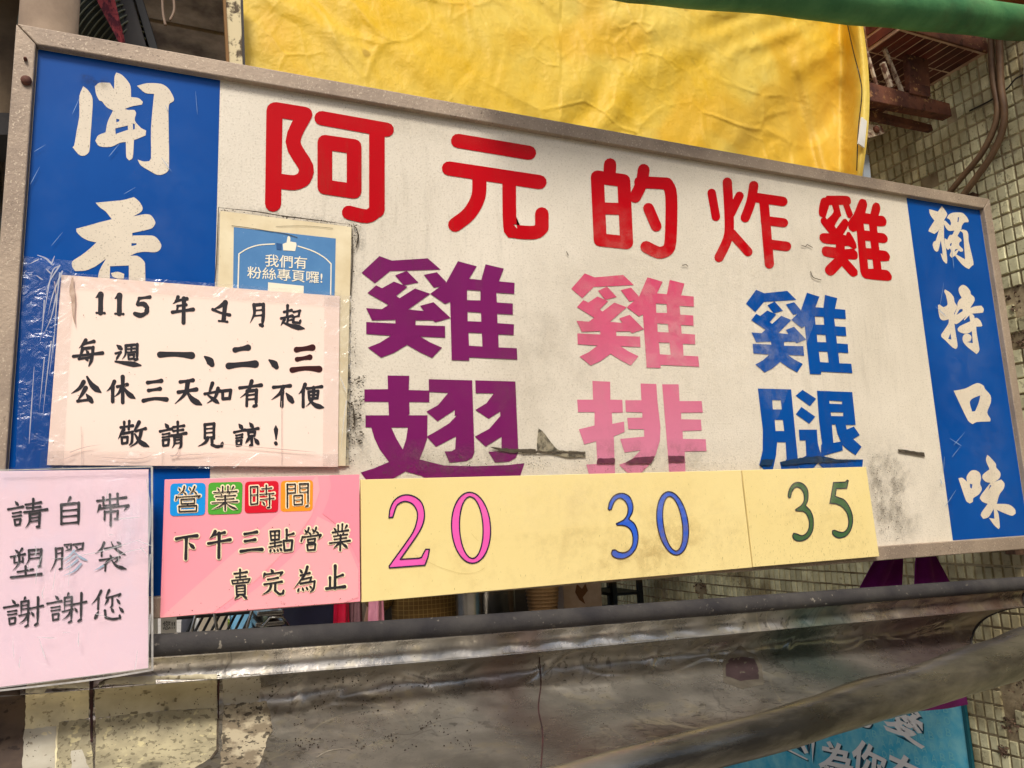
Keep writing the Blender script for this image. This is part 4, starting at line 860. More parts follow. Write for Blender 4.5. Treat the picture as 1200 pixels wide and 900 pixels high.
def lipr(x):
    for i in range(len(LP) - 1):
        if x <= LP[i + 1][0].x or i == len(LP) - 2: return lerp(LP[i][1], LP[i + 1][1], max(0, min(1, (x - LP[i][0].x) / (LP[i + 1][0].x - LP[i][0].x))))
TX = lambda px: at(px, 765, .03).x - 1.0
def sheet(u, v):
    xr_ = lerp(-.5, 2.31, u); xl_ = lerp(-.5, 2.03, u)
    R = on_path(RP, xr_); Lp = on_path(LPP, xl_)
    v0 = .16
    a = R + Vector((0, -.010, -.016)); b = R + Vector((0, -.002, -.058))
    if v < v0:
        t = v / v0; p = a.lerp(b, t); p.y += .010 * math.sin(math.pi * t) + .0026 * math.sin(xr_ * 62 + 2 * noise.noise(Vector((xr_ * 3, 0, 0)))) * math.sin(math.pi * t) * max(0, min(1, (xr_ - .5) * 3)); return p
    t = (v - v0) / (1 - v0)
    c1 = R + Vector((0, .15, -.075)); c2 = Vector((lerp(R.x, Lp.x, .6), .09, Lp.z - .055)); d = Lp + Vector((0, .5 * lipr(xl_), -.6 * lipr(xl_)))
    p = b * (1 - t) ** 3 + c1 * 3 * t * (1 - t) ** 2 + c2 * 3 * t * t * (1 - t) + d * t ** 3
    k = min(1, t * 6) * min(1, (1 - t) * 6)
    q = Vector((p.x * 3.2, p.y * 3, p.z * 7))
    p.y += k * (.010 * noise.noise(q) + .0035 * noise.noise(q * 3.1) + .006 * abs(noise.noise(q * 1.7 + Vector((4, 1, 7)))))
    vd = noise.voronoi(Vector((p.x * 7 + .5 * noise.noise(p * 9), 0, (p.z + p.y * .6) * 16)))[0]
    p.y -= k * (.0030 * math.exp(-((vd[1] - vd[0]) / .10) ** 2) + .0022 * noise.noise(Vector((p.x * 22, 3, p.z * 30 + p.y * 20))))
    p.y -= .007 * math.exp(-((t - .012) / .012) ** 2)
    return p
tint(m_steel, [(TX(900), TX(1000), (70, 104, 98), .6), (TX(985), TX(1180), (112, 70, 84), .5), (TX(540), TX(640), (110, 70, 62), .45)])  # bands of reflected colour mixed into the steel
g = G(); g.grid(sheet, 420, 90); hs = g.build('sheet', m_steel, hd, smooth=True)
sol = hs.modifiers.new('thick', 'SOLIDIFY'); sol.thickness = .002; sol.offset = 1
bvh = BVHTree.FromPolygons([tuple(v) for v in g.v], g.f)
def onsheet(px, py, off=.0015):
    d = ray(px, py).normalized(); h = bvh.ray_cast(CAM, d)
    return (h[0] - d * off) if h[0] is not None else None
rp = [RP[0]] + [on_path(RP, lerp(-.5, 2.5, i / 40)) for i in range(41)]
G().tube([p + Vector((0, 0, 0)) for p in rp[1:]] + [Vector((2.57, -.02, RP[-1].z - .005))], .019, 14).build('top_rail', m_rail, hd, smooth=True)
lp = [(on_path(LPP, x), lipr(x)) for x in [lerp(-.55, LPP[-1].x, i / 60) for i in range(61)]]
G().tube([p + Vector((0, .004 * noise.noise(p * 7), .005 * noise.noise(p * 5))) for p, r in lp], [r * (1 + .07 * noise.noise(p * 6) + .03 * noise.noise(p * 19)) for p, r in lp], 20).build('rolled_lip', m_lip, hd, smooth=True)
# hoops at the open right end
ends = [sheet(1, v / 40) for v in range(41)]
G().tube([p + Vector((.002, 0, 0)) for p in ends], .0028, 6).build('end_hem', m_rail, hd, smooth=True)
def patch(pts, mat, name='patch', off=.0012, n=9, jag=.8, **k):
    out = []
    for i in range(len(pts)):
        a, b = Vector(pts[i]), Vector(pts[(i + 1) % len(pts)]); m_ = max(2, int((b - a).length / 5))
        for j in range(m_): p = a.lerp(b, j / m_); out.append((p.x + random.uniform(-jag, jag), p.y + random.uniform(-jag, jag)))
    x0, x1 = min(p[0] for p in out), max(p[0] for p in out); y0, y1 = min(p[1] for p in out), max(p[1] for p in out)
    b = bmesh.new(); vs = [b.verts.new((p[0], p[1], 0)) for p in out]; b.faces.new(vs); bmesh.ops.triangulate(b, faces=b.faces[:])
    for s in range(1, int((x1 - x0) / 6) + 1):
        bmesh.ops.bisect_plane(b, geom=b.verts[:] + b.edges[:] + b.faces[:], plane_co=(x0 + s * 6, 0, 0), plane_no=(1, 0, 0))
    for s in range(1, int((y1 - y0) / 6) + 1):
        bmesh.ops.bisect_plane(b, geom=b.verts[:] + b.edges[:] + b.faces[:], plane_co=(0, y0 + s * 6, 0), plane_no=(0, 1, 0))
    g = G(); b.verts.index_update()
    P = []
    for v in b.verts:
        h = onsheet(v.co.x, v.co.y, off); P.append(h)
    g.v = [p if p is not None else Vector((0, 0, 0)) for p in P]
    g.f = [tuple(v.index for v in f.verts) for f in b.faces if all(P[v.index] is not None for v in f.verts)]; b.free()
    return tag(g.build(name, mat, hd, smooth=True), **k)
m_pa = M('patch_umber', (66, 54, 46), (92, 76, 62), scale=14, rough=.8, speck=[((40, 32, 28), 60, .6, .7)])
m_pb = M('patch_cream', (222, 210, 168), (190, 180, 150), scale=16, rough=.6, speck=[((120, 104, 76), 110, .60, .6), ((70, 60, 44), 40, .70, .6)])
m_pc = M('patch_grey', (176, 170, 154), (150, 142, 124), scale=10, rough=.5, speck=[((96, 84, 66), 90, .64, .7)])
m_pd = M('patch_olive', (170, 160, 128), (130, 122, 98), scale=18, rough=.6, speck=[((78, 70, 54), 110, .56, .6), ((196, 184, 140), 60, .62, .6), ((50, 44, 36), 14, .64, .6)])
m_pe = M('patch_pale_olive', (188, 178, 148), (160, 150, 122), scale=12, rough=.55, speck=[((84, 72, 50), 60, .63, .8), ((60, 52, 40), 24, .70, .8)])
m_seam = M('seam_dark', (66, 34, 34), (42, 30, 28), scale=20, rough=.8)
patch([(-12, 800), (31, 797), (28, 905), (-12, 905)], m_pa, label='dark brown patch')
patch([(31, 797), (104, 795), (104, 842), (69, 846), (66, 905), (28, 905)], m_pb, off=.0018, label='cream patch')
patch([(28, 855), (66, 850), (64, 905), (26, 905)], m_pc, off=.0024, label='grey patch')
patch([(69, 846), (104, 842), (110, 905), (65, 905)], m_pd, off=.0022)
patch([(83, 880), (96, 878), (106, 905), (84, 905)], m_pc, off=.0030)
patch([(111, 806), (118, 798), (135, 793), (254, 790), (255, 829), (180, 834), (112, 842)], m_pe, off=.0016, label='pale upper half of the square panel')
patch([(112, 842), (180, 834), (255, 829), (255, 878), (247, 888), (220, 905), (112, 905)], m_pd, off=.0020, label='speckled lower half of the square panel')
patch([(105, 797), (109, 797), (108.5, 868), (106, 870)], m_seam, 'seam', .0030, jag=.5)
patch([(255, 791), (257.5, 791), (256.5, 842), (255, 842)], m_seam, 'seam', .0030, jag=.4)
patch([(254, 842), (256, 842), (255.5, 880), (247, 890), (246, 888), (253.5, 878)], m_grime, 'seam', .0030, jag=.3)
patch([(259, 792), (305, 789), (304, 822), (262, 826)], m_pc, off=.0010, jag=1.2)
m_pf = M('worn_film', (120, 108, 88), (168, 156, 130), scale=26, rough=.55, lo=.46, hi=.56, speck=[((44, 38, 32), 80, .56, .8)])
patch([(262, 826), (314, 822), (318, 856), (300, 905), (258, 905)], m_pf, off=.0014, jag=1.5)
def sline(pts, wd, mat, name, off=.003, kind='c', parent=hd):
    g = G(); i = 0
    for seg in split(pts, 170):
        lp_ = stroke_loop(seg, wd, kind, 5); n = (len(lp_) - 10) // 2
        A = lp_[:n]; B = lp_[n + 5:n + 5 + n][::-1]
        P = [onsheet(p[0], p[1], off) for p in A] + [onsheet(p[0], p[1], off) for p in B]
        if any(p is None for p in P): continue
        g.add(P, [(j, j + 1, n + j + 1, n + j) for j in range(n - 1)])
    if g.v: g.build(name, mat, parent, smooth=True)
m_glint = M('painted_glint', (160, 152, 134), (124, 116, 102), scale=60, rough=.5)  # glints off the dented sheet, painted as pale strokes
for pts, wd, k in (                   ([(370, 888), (385, 880), (410, 876)], .8, 'p'), ([(640, 790), (655, 775), (668, 765), (690, 762), (704, 770), (698, 780), (688, 784)], .9, 'p'),
                   ([(770, 770), (790, 768), (810, 762), (830, 752)], .8, 'e')):
    sline(pts, wd, m_glint, 'scratch_or_glint', kind=k)
sline([(632, 770), (634, 800), (631, 830), (636, 860), (634, 898)], 1.6, m_seam, 'seam', kind='e')
patch([(848, 800), (846, 778), (853, 766), (862, 762), (868, 756), (876, 763), (885, 767), (893, 780), (895, 802), (870, 808)], M('reflection_rim', (150, 142, 126), (120, 112, 100), scale=20, rough=.35, metal=.7), 'painted_reflection', .0012, jag=.6)  # pale rim of a hook-shaped reflection, painted as a patch
patch([(851, 792), (850, 779), (856, 771), (870, 769), (884, 772), (889, 784), (889, 796), (868, 798)], M('plum_reflection', (118, 98, 100), (100, 84, 86), scale=20, rough=.3, metal=.8), 'painted_reflection', .0020, jag=.6)  # plum middle of the same painted reflection
sline([(118, 800), (125, 796), (135, 793)], 2, m_grime, 'seam')
def sheet_specks(boxs, mat, name):
    g = G()
    for (x0, y0, x1, y1), n, a, b, fn in boxs:
        for _ in range(n):
            x, y = random.uniform(x0, x1), random.uniform(y0, y1)
            if noise.noise(Vector((x / 26, y / 18, fn))) < .12: continue
            p = onsheet(x, y, .0034)
            if p is None: continue
            r = random.uniform(a, b); ph = random.random() * 6
            g.add([p + (r0 * math.cos(ph + i * 1.2566) + r1 * math.sin(ph + i * 1.2566)) * r * random.uniform(.5, 1.2) for i in range(5)], [tuple(range(5))])
    tag(g.build(name, mat, hd), kind='stuff')
sheet_specks([((0, 795, 330, 900), 600, .0003, .0012, 1.0), ((300, 790, 560, 880), 900, .0005, .002, 3.0), ((560, 760, 1000, 880), 260, .0004, .0014, 6.0), ((180, 765, 1100, 800), 260, .0004, .0012, 9.0)], M('soot_speck', (40, 34, 28), (60, 50, 40), scale=40, rough=.9), 'soot_specks')

# ---------------------------------------------------------------- yellow tarpaulin behind the sign, green roll above it
def tarp(u, v):
    xl_, xr_ = 281, 1010
    px = lerp(xl_, xr_, u); bot = 33 + (px - 22) * .1788 + 60; top = -60 + 50 * u
    py = lerp(top, bot, v)
    if u > .96: px += 9 * math.sin(max(0, min(1, (py - 20) / 190)) * math.pi) * (u - .96) / .04
    p = at(px, py, .2); k = Vector((p.x, 0, p.z))
    wr_ = max(0, min(1, (u - .35) * 3))                        # folds run down-right on the left, down-left on the right
    s1 = noise.noise(Vector(((p.x * .55 + p.z * .84) * 5.2 + .25 * noise.noise(k * 3), (p.x * .84 - p.z * .55) * .9, 0)))
    s2 = noise.noise(Vector(((p.x * .66 - p.z * .75) * 5.6 + .25 * noise.noise(k * 3 + Vector((9, 0, 0))), (p.x * .75 + p.z * .66) * .8, 5)))
    a = lerp(s1, s2, wr_); b_ = noise.noise(k * 1.3 + Vector((0, 6, 0)))
    vd = noise.voronoi(Vector((k.x * 5 + .3 * noise.noise(k * 5), 0, k.z * 6 + .3 * noise.noise(k * 5 + Vector((0, 0, 8)))))) [0]
    cr = math.exp(-((vd[1] - vd[0]) / .045) ** 2)
    vd2 = noise.voronoi(Vector((k.x * 17 + 3, 0, k.z * 15)))[0]; cr2 = math.exp(-((vd2[1] - vd2[0]) / .08) ** 2) * max(0, noise.noise(k * 4 + Vector((1, 5, 2)))) * 2
    kk = k + Vector((.06 * noise.noise(k * 4), 0, .06 * noise.noise(k * 4 + Vector((7, 7, 7)))))
    if wr_ < .5: a3 = noise.noise(Vector(((kk.x * .55 + kk.z * .84) * 15, (kk.x * .84 - kk.z * .55) * 3.2, 9)))
    else: a3 = noise.noise(Vector(((kk.x * .66 - kk.z * .75) * 16, (kk.x * .75 + kk.z * .66) * 3.0, 9)))
    y = .185 + .026 * a + .020 * b_ + .0085 * a3 + .0035 * noise.noise(kk * 11) + .0022 * noise.noise(Vector((kk.x * 34, 0, kk.z * 12))) - .0026 * cr * (.3 + max(0, noise.noise(k * 2.5 + Vector((3, 3, 3)))) * 2) - .0026 * cr2 + .06 * (1 - v) ** 2 * max(0, 1 - u * 1.2)
    y += .02 * math.exp(-((px - (920 + (py - 60) * .25)) / 9) ** 2) * max(0, min(1, v * 2))
    fw = max(0, min(1, (u - .962) / .034)) * max(0, min(1, (.93 - v) / .15)); y = lerp(max(y, .122), .055, fw * fw * (3 - 2 * fw))
    return at(px, py, y)
g = G(); g.grid(tarp, 420, 170); tp = thing('yellow_tarp', at(640, 160, .2), 'creased yellow tarpaulin hanging behind the top of the sign', 'tarpaulin')
g.build('cloth', m_tarp, tp, smooth=True)
def tline(pts, wd, mat, name, dy=.004):
    g = G(); lp_ = stroke_loop(pts, wd, 'c', 6); n = (len(lp_) - 10) // 2
    def on_t(p):
        px, py = p; u = (px - 281) / 729; top = -60 + 50 * u; bot = 33 + (px - 22) * .1788 + 60; v = (py - top) / (bot - top)
        q = tarp(min(1, max(0, u)), v); return at(px, py, q.y - dy)
    P = [on_t(p) for p in lp_[:n]] + [on_t(p) for p in lp_[n + 5:n + 5 + n][::-1]]
    g.add(P, [(j, j + 1, n + j + 1, n + j) for j in range(n - 1)]); g.build(name, mat, tp)
tline([(993, 28), (1000, 60), (1008, 92), (1010, 112), (1006, 150), (1004, 200)], 1.4, m_wire, 'seam')
G().slab([at(1010, 137, .045), at(1016, 142, .045), at(1013, 173, .045), at(1006, 168, .045)], .004).build('white_tab', m_white, tp)
G().slab([at(1013, 180, .2), at(1018, 182, .2), at(1021, 212, .2), at(1012, 210, .2)], .004).build('hem', M('pale_hem', (150, 160, 170), rough=.6), tp)
ps = [at(x, y, -.2) for x, y in ((560, -64), (740, -25), (900, -8), (1000, 4), (1100, 15), (1200, 27), (1240, 31))]
gr = G(); P2 = []
for i in range(len(ps) - 1):
    for j in range(8): P2.append(ps[i].lerp(ps[i + 1], j / 8))
P2.append(ps[-1])
tag(gr.tube([p + Vector((0, .004 * noise.noise(p * 6), .004 * noise.noise(p * 5 + Vector((5, 5, 5))))) for p in P2], [.047 * (1 + .06 * noise.noise(p * 8)) for p in P2], 22).build('green_awning_roll', m_green, smooth=True), 'rolled green canvas awning slanting across the top right corner', 'awning')
tag(G().tube([at(1080, -38, -.12), at(1140, -26, -.12), at(1200, -14, -.12), at(1225, -10, -.12)], .055, 16).build('brown_roll', m_orange, smooth=True), 'dirty orange brown roll peeping out above the green canvas roll', 'roll')

# peeling strip at the tarpaulin's left edge
ss = thing('peeling_board', at(272, 80, .15), 'narrow upright board with peeling cream paper left of the yellow tarpaulin', 'board')
G().slab([at(261, -30, .15), at(283, -30, .15), at(287, 95, .15), at(268, 95, .15)], .012).build('strip', m_strip, ss)
G().slab([at(260, -30, .147), at(263, -30, .147), at(270, 95, .147), at(266.5, 95, .147)], .016).build('edging', m_brass, ss)
G().slab([at(281, -30, .147), at(284, -30, .147), at(288, 95, .147), at(285, 95, .147)], .016).build('edging', m_wire, ss)

# ---------------------------------------------------------------- rusty bracket frame
rf = thing('rusty_bracket', at(1060, 130, .24), 'rusty steel bracket frame sticking out beside the yellow tarpaulin', 'bracket')
G().slab([at(1013, 94.5, .100), at(1113, 121, .100), at(1116, 136, .100), at(1013, 116.5, .100)], .035).build('beam', m_rust, rf, bevel=.002)
G().slab([at(1014, 126.5, .150), at(1092, 146, .150), at(1094, 153, .150), at(1014, 136.5, .150)], .02).build('beam', m_rust, rf, bevel=.002)
G().slab([at(1056, -30, .108), at(1080, -30, .108), at(1091, 110, .108), at(1067, 104, .108)], .02).build('post', m_rust, rf, bevel=.002)
G().slab([at(1066, 96, .094), at(1090, 101, .094), at(1091, 114, .094), at(1067, 109, .094)], .007).build('weld_plate', m_rust, rf, bevel=.002)
for a, b, r in (((1022, 22), (1057, 108), .0075), ((1013, 52), (1027, 100), .006), ((1034, 74), (1044, 103), .010)):
    G().tube([at(a[0], a[1], .108), at(b[0], b[1], .108)], r, 6).build('brace', m_flake, rf)
g = G(); g.slab([at(1016, 145, .150), at(1033, 147, .150), at(1037, 156, .150), at(1018, 162, .150)], .01); lug = g.build('lug', m_flake, rf, bevel=.001)
gg = G().lathe((0, 0, 0), [(.011, 0), (.011, .006), (.006, .010), (.0003, .011)], 10); pb = at(1026, 152, .150); gg.v = [pb + Vector((v.x, -v.z, v.y)) for v in gg.v]; gg.build('bolt', m_rust, lug)

# cables, wire, pipe on the right
def path_tube(name, pts, r, mat, label, cat, group=None, n=10, kind=None):
    P = [Vector(p) for p in pts]; Q = []
    for i in range(len(P) - 1):
        a, b, c, d = P[max(i - 1, 0)], P[i], P[i + 1], P[min(i + 2, len(P) - 1)]
        for j in range(6):
            t = j / 6; Q.append(.5 * ((2 * b) + (c - a) * t + (2 * a - 5 * b + 4 * c - d) * t * t + (3 * b - 3 * c + d - a) * t ** 3))
    Q.append(P[-1]); return tag(G().tube(Q, r, n).build(name, mat, smooth=True), label, cat, group)
path_tube('cable', [atx(a, b, 2.545) for a, b in ((1161, 20), (1161.5, 60), (1164, 95), (1169, 125), (1165, 150), (1150, 180), (1128, 207), (1108, 232), (1090, 262))], .0095, m_cable, 'left brown cable of the pair bending down behind the top right sign corner', 'cable', 'brown cables beside the sign')
path_tube('cable', [atx(a, b, 2.545) for a, b in ((1171, 20), (1171.5, 60), (1173, 100), (1177, 130), (1174, 155), (1161, 184), (1141, 212), (1122, 238), (1102, 266))], .0105, m_cable, 'right brown cable of the pair bending down behind the top right sign corner', 'cable', 'brown cables beside the sign')
path_tube('wire', [atx(1136, 130, 2.56), atx(1160, 118, 2.56), atx(1180, 104, 2.56), atx(1194, 90, 2.56), atx(1230, 80, 2.56)], .0028, m_wire, 'thin dark wire crossing the tiles behind the cables', 'wire', n=6)
path_tube('pipe', [atx(1205, 40, 2.55), atx(1204, 70, 2.55), atx(1204.5, 100, 2.55)], .010, m_white, 'short white pipe at the right edge above the sign', 'pipe')
g = G(); g.slab([at(1153, 232, .11), at(1166, 236, .11), at(1188, 420, .11), at(1220, 640, .11), at(1200, 640, .11)][:4] and [at(1140, 225, .12), at(1160, 232, .12), at(1221, 650, .12), at(1190, 650, .12)], .03)
tag(g.build('wooden_batten', M('batten_brown', (84, 60, 42), (60, 42, 32), scale=12, rough=.9, stretch=(6, 6, 1))), 'dark brown upright batten in the gap between sign and tiled wall', 'batten')

# ---------------------------------------------------------------- top left: post, duct, cloth, beams, roof boards
pc = at(58, 20, .22)
tag(G().tube([(pc.x, pc.y, 0), (pc.x, pc.y, 1.6), (pc.x, pc.y, 3.3)], .0525, 28).build('round_post', m_post, smooth=True), 'round beige post behind the top left sign corner', 'post')
wl = thing('plaster_wall', at(0, 60, .75), 'stained brown plaster wall behind the post at the far left', 'wall')
G().slab([at(-160, -160, .72), at(40, -160, .72), at(40, 133, .72), at(-160, 128, .72)], .15).build('plaster', m_plaster, wl)
G().slab([at(-160, 128, .70), at(40, 133, .70), at(40, 158, .70), at(-160, 156, .70)], .16).build('dark_lintel', m_beamd, wl)
tag(G().tube([at(-4, 150, .9), at(-6, 420, .9)], .03, 12).build('far_post', m_pot, smooth=True), 'thin grey post in the bright gap at the left edge', 'post')
du = thing('flexible_duct', at(100, 30, .5), 'dark ribbed flexible duct behind the beige post', 'duct')
A_, B_ = at(62, 4, .5), at(158, 74, .5); rr_ = lambda t: .125 * math.sqrt(max(.02, 1 - (t * .93) ** 2.4))
G().tube([A_.lerp(B_, i / 20) for i in range(21)], [rr_(i / 20) - .004 for i in range(21)], 30).build('hose', m_duct, du, smooth=True)
dirn = (B_ - A_).normalized(); ua = dirn.orthogonal().normalized(); ub = dirn.cross(ua)
for i in range(1, 20):
    c = A_.lerp(B_, i / 20); r = rr_(i / 20); G().tube([c + (ua * math.cos(k * math.pi / 18) + ub * math.sin(k * math.pi / 18)) * r for k in range(37)], .002, 6, cap=False).build('rib', m_rib, du, smooth=True)
def flag(u, v):
    q = [(100, -30), (128, -30), (148, 56), (141, 56)]; P = [at(a, b, .36) for a, b in q]; p = bilin(P, u, v); p.y += .008 * math.sin(u * 6 + v * 5); return p
tag(G().grid(flag, 8, 24).build('red_cloth', m_flag, smooth=True), 'narrow red printed cloth hanging between duct and black beam', 'cloth')
bb = thing('black_beam', at(160, 40, .45), 'pair of black steel bars slanting down behind the sign top', 'beam')
G().slab([at(124, -20, .42), at(150, -20, .42), at(178, 75, .42), at(152, 75, .42)], .05).build('bar', m_beamd, bb, bevel=.002)
G().slab([at(152, -20, .47), at(162, -20, .47), at(192, 78, .47), at(181, 78, .47)], .04).build('bar', m_black, bb, bevel=.002)
rb = thing('roof_boards', (.9, 1.9, 3.0), 'sooty dark roof boards behind the sign at the top left', 'roof')
for i in range(22):
    g = G(); y = .42 + i * .145; x1 = 1.72
    for s in range(3):
        xa, xb = (-.3, .42, 1.12, x1)[s] + .004, (-.3, .42, 1.12, x1)[s + 1] - .004
        g = G(); z = 3.0 + random.uniform(-.006, .006); g.box((xa, y, z), (xb, y + .138, z + .018)); g.build('board', m_darkwood, rb, bevel=.0015)
g = G(); g.box((-.3, .42, 3.03), (XW - .001, 3.6, 3.06)); g.build('roof_shade_slab', m_darkwood, rb)  # slab added above the boards to keep sky light out
for x, y1, l, lab in ((190, 0, 30, 'straight dusty cord dangling left of the peeling board'), (203, 0, 24, 'short forked dusty cord dangling beside the straight cord')):
    path_tube('cord', [at(x - 2, -70, .44), at(x, -10, .43), at(x + 1, y1 + l * .5, .425), at(x + 4 if x < 200 else x - 4, l, .42)], .0032, m_cord, lab, 'cord', n=6)

# ---------------------------------------------------------------- purple cloth bag and cyan banner on the side wall
pb_ = thing('purple_bag', at(1070, 700, .17), 'purple cloth bag hanging by its handles behind the trough', 'bag')
def strap(q, y, name='handle'):
    P = [at(a, b, y) for a, b in q]
    def f(u, v): p = bilin(P, u, v); p.y += .008 * math.sin(u * 9 + v * 2) ; return p
    o = G().grid(f, 14, 12).build(name, m_bag, pb_, smooth=True); s = o.modifiers.new('t', 'SOLIDIFY'); s.thickness = .003; return o
strap([(1034, 640), (1060, 640), (1052, 700), (1002, 705)], .15)
strap([(1074, 640), (1092, 640), (1118, 700), (1074, 705)], .15)
P = [at(a, b, .15) for a, b in [(1000, 704), (1122, 699), (1150, 829), (1000, 850)]]
g = G(); n_ = 16
def bagf(sg_):
    def f(u, v):
        p = bilin(P, u, v); w_ = max(0, math.sin(math.pi * min(1, max(0, u)))) ** .5 * (.3 + .7 * math.sin(math.pi * min(1, v * .5 + .12))); e2 = 1 if v < .9 else max(0, (1 - v) / .1) ** .5
        p.y += .035 + sg_ * .032 * w_ * e2 + .005 * math.sin(u * 14); return p
    return f
g.grid(bagf(-1), 20, 20); g.grid(bagf(1), 20, 20); g.build('pouch', m_bag, pb_, smooth=True)

XB = XW - .012
bn = thing('cyan_banner', atx(1060, 870, XB), 'cyan banner with white Chinese words on the tiled wall below the trough', 'banner')
bq = [atx(860, 760, XB), atx(1124, 780, XB), atx(1136, 990, XB), atx(800, 990, XB)]
zt_ = atx(1128, 800, XB).z; yr_ = atx(1130, 850, XB).y; yl_ = atx(800, 900, XB).y + .3
zb_ = .45; zt_ = 1.12
g = G(); g.box((XB, yr_, zb_), (XB + .006, yl_, zt_)); g.build('sheet', m_banner, bn)
g = G(); g.box((XB - .003, yr_ - .012, zb_), (XB + .008, yr_, zt_)); g.build('edging', M('banner_edge', (20, 84, 96), rough=.5), bn)
def bt(s, q, off, mat, name, bold=0):
    P = [atx(a, b, XB - off) for a, b in q]; v, f = font_text(s, lambda u, w_: bilin(P, u, w_), bold); mesh(name, v, f, mat, bn)
for s, q in (('愛', [(1035, 815), (1084, 838), (1084, 880), (1035, 854)]), ('的', [(972, 800), (1024, 818), (1024, 856), (972, 838)]), ('因', [(922, 838), (956, 856), (952, 894), (912, 874)]),
             ('為', [(962, 866), (1000, 874), (1000, 918), (958, 908)]), ('你', [(1000, 862), (1040, 882), (1036, 922), (996, 906)]), ('在', [(1042, 876), (1088, 898), (1086, 940), (1036, 922)])):
    bt(s, [(a + 1.5, b + 1.8) for a, b in q], .002, m_bshade, 'word_shadow', .03)
    bt(s, q, .003, m_bword, 'word', .024)
rs = random.Random(3)
rows = ['ABO', 'BOA', 'OAB', 'ABA', 'BOB']
y = yr_ + .05; c = 0
vv, ff = [], []
while y < yr_ + .42:
    z = zt_ - .05 - (c % 3) * .012; k = c
    while z > .72:
        ch = 'ABO'[k % 3]; k += 1 + (rs.random() < .2); h = .024
        q = [Vector((XB - .001, y + .02, z + h)), Vector((XB - .001, y, z + h)), Vector((XB - .001, y, z)), Vector((XB - .001, y + .02, z))]
        v, f = font_text(ch, lambda u, w_: bilin(q, u, w_), .0)
        ff += [tuple(i + len(vv) for i in t) for t in f]; vv += v; z -= .036
    y += .034; c += 1
mesh('letter_pattern', vv, ff, m_bpat, bn)
# ---------------------------------------------------------------- inside the stall, seen through the gap under the boards
bw = thing('back_wall', (1.7, 3.6, 0), 'sooty back wall of the stall', 'wall')
g = G(); g.box((1.3, 3.6, 0), (XW + .2, 3.72, 3.1)); g.build('wall_face', m_wallin, bw)
def table(x0, x1, y0, y1, z, label):
    t = thing('steel_table', ((x0 + x1) / 2, (y0 + y1) / 2, .02), label, 'table')
    G().box((x0, y0, z - .03), (x1, y1, z)).build('top', m_pot, t, bevel=.003)
    for a in (x0 + .03, x1 - .03):
        for b in (y0 + .03, y1 - .03): G().tube([(a, b, .02), (a, b, z - .03)], .014, 8).build('leg', m_pot, t)
    return t
zA = at(580, 722, 1.9).z - .06
table(.92, 2.15, 1.65, 2.35, zA, 'tall steel worktable holding pots behind the trough')
pot = thing('steel_pot', (at(575, 705, 1.95).x, 2.0, zA), 'shiny steel stock pot right of the man in the checked shirt', 'pot')
G().lathe(pot.location, [(.001, .002), (.125, .002), (.13, .01), (.13, .30), (.137, .305), (.132, .31), (.124, .30), (.122, .02), (.001, .015)], 40).build('body', m_pot, pot, smooth=True); pbody = bpy.context.scene.collection.objects[-1]
G().lathe(pot.location + Vector((0, 0, .311)), [(.136, 0), (.13, .008), (.02, .02), (.0005, .021)], 32).build('lid', m_pot, pot, smooth=True)
for s in (-1, 1):
    c = pot.location + Vector((s * .13, 0, .22)); G().tube([c + Vector((0, -.04, 0)), c + Vector((s * .03, -.035, 0)), c + Vector((s * .035, 0, 0)), c + Vector((s * .03, .035, 0)), c + Vector((0, .04, 0))], .005, 8).build('handle', m_pot, pbody, smooth=True)
sp2 = thing('steel_canister', (at(563, 703, 1.8).x - .06, 1.78, zA), 'narrow steel canister in front of the stock pot', 'canister')
G().lathe(sp2.location, [(.001, 0), (.055, 0), (.057, .01), (.057, .21), (.06, .215), (.054, .22), (.001, .222)], 28).build('body', m_pot, sp2, smooth=True)
wk = thing('wok_lid', (at(600, 716, 1.75).x, 1.76, zA), 'round wok lid lying beside the pots', 'lid')
G().lathe(wk.location, [(.11, 0), (.10, .018), (.06, .04), (.02, .05), (.0005, .051)], 32).build('dome', m_black, wk, smooth=True)
G().lathe(wk.location + Vector((0, 0, .05)), [(.008, 0), (.008, .015), (.016, .02), (.014, .03), (.0005, .032)], 14).build('knob', m_pot, wk, smooth=True)
cx = at(636, 705, 1.95); cbx = thing('woven_basket', (cx.x, 1.95, zA), 'brown woven basket between pots and printed carton', 'basket')
G().lathe(cbx.location, [(.001, .002), (.06, .002), (.085, .24), (.092, .245), (.086, .25), (.08, .24), (.056, .012), (.001, .01)], 28).build('basket_body', m_card, cbx, smooth=False)
for k in range(14):
    G().lathe(cbx.location + Vector((0, 0, .012 + k * .0165)), [(.0625 + k * .0018, 0), (.0655 + k * .0018, .004), (.0632 + k * .0018, .008)], 28).build('weave_hoop', m_card, cbx, smooth=True)
c0 = at(660, 690, 2.0); c1 = at(706, 712, 2.0)
ct = thing('printed_carton', ((c0.x + c1.x) / 2, 2.08, zA), 'pale carton with a brown blot standing by the black rack', 'carton')
G().box((c0.x, 2.0, zA), (c1.x, 2.16, zA + .26)).build('box', M('carton_pale', (176, 150, 128), (150, 124, 104), scale=9, rough=.8), ct, bevel=.003)
cut(['676,684 682,690 686,684 689,692 683,700 686,708 679,703 674,694'], (0, 0, 1), 1.998, M('carton_blot', (96, 60, 30), rough=.8), ct, 'blot')
rk = thing('black_rack', (at(722, 700, 2.1).x, 2.15, .02), 'black metal rack standing against the tiled wall', 'rack')
xa, xb = at(708, 700, 2.1).x, at(738, 700, 2.1).x
for a in (xa, xb):
    for b in (2.0, 2.3): G().box((a - .012, b - .012, .02), (a + .012, b + .012, 1.75)).build('upright', m_black, rk)
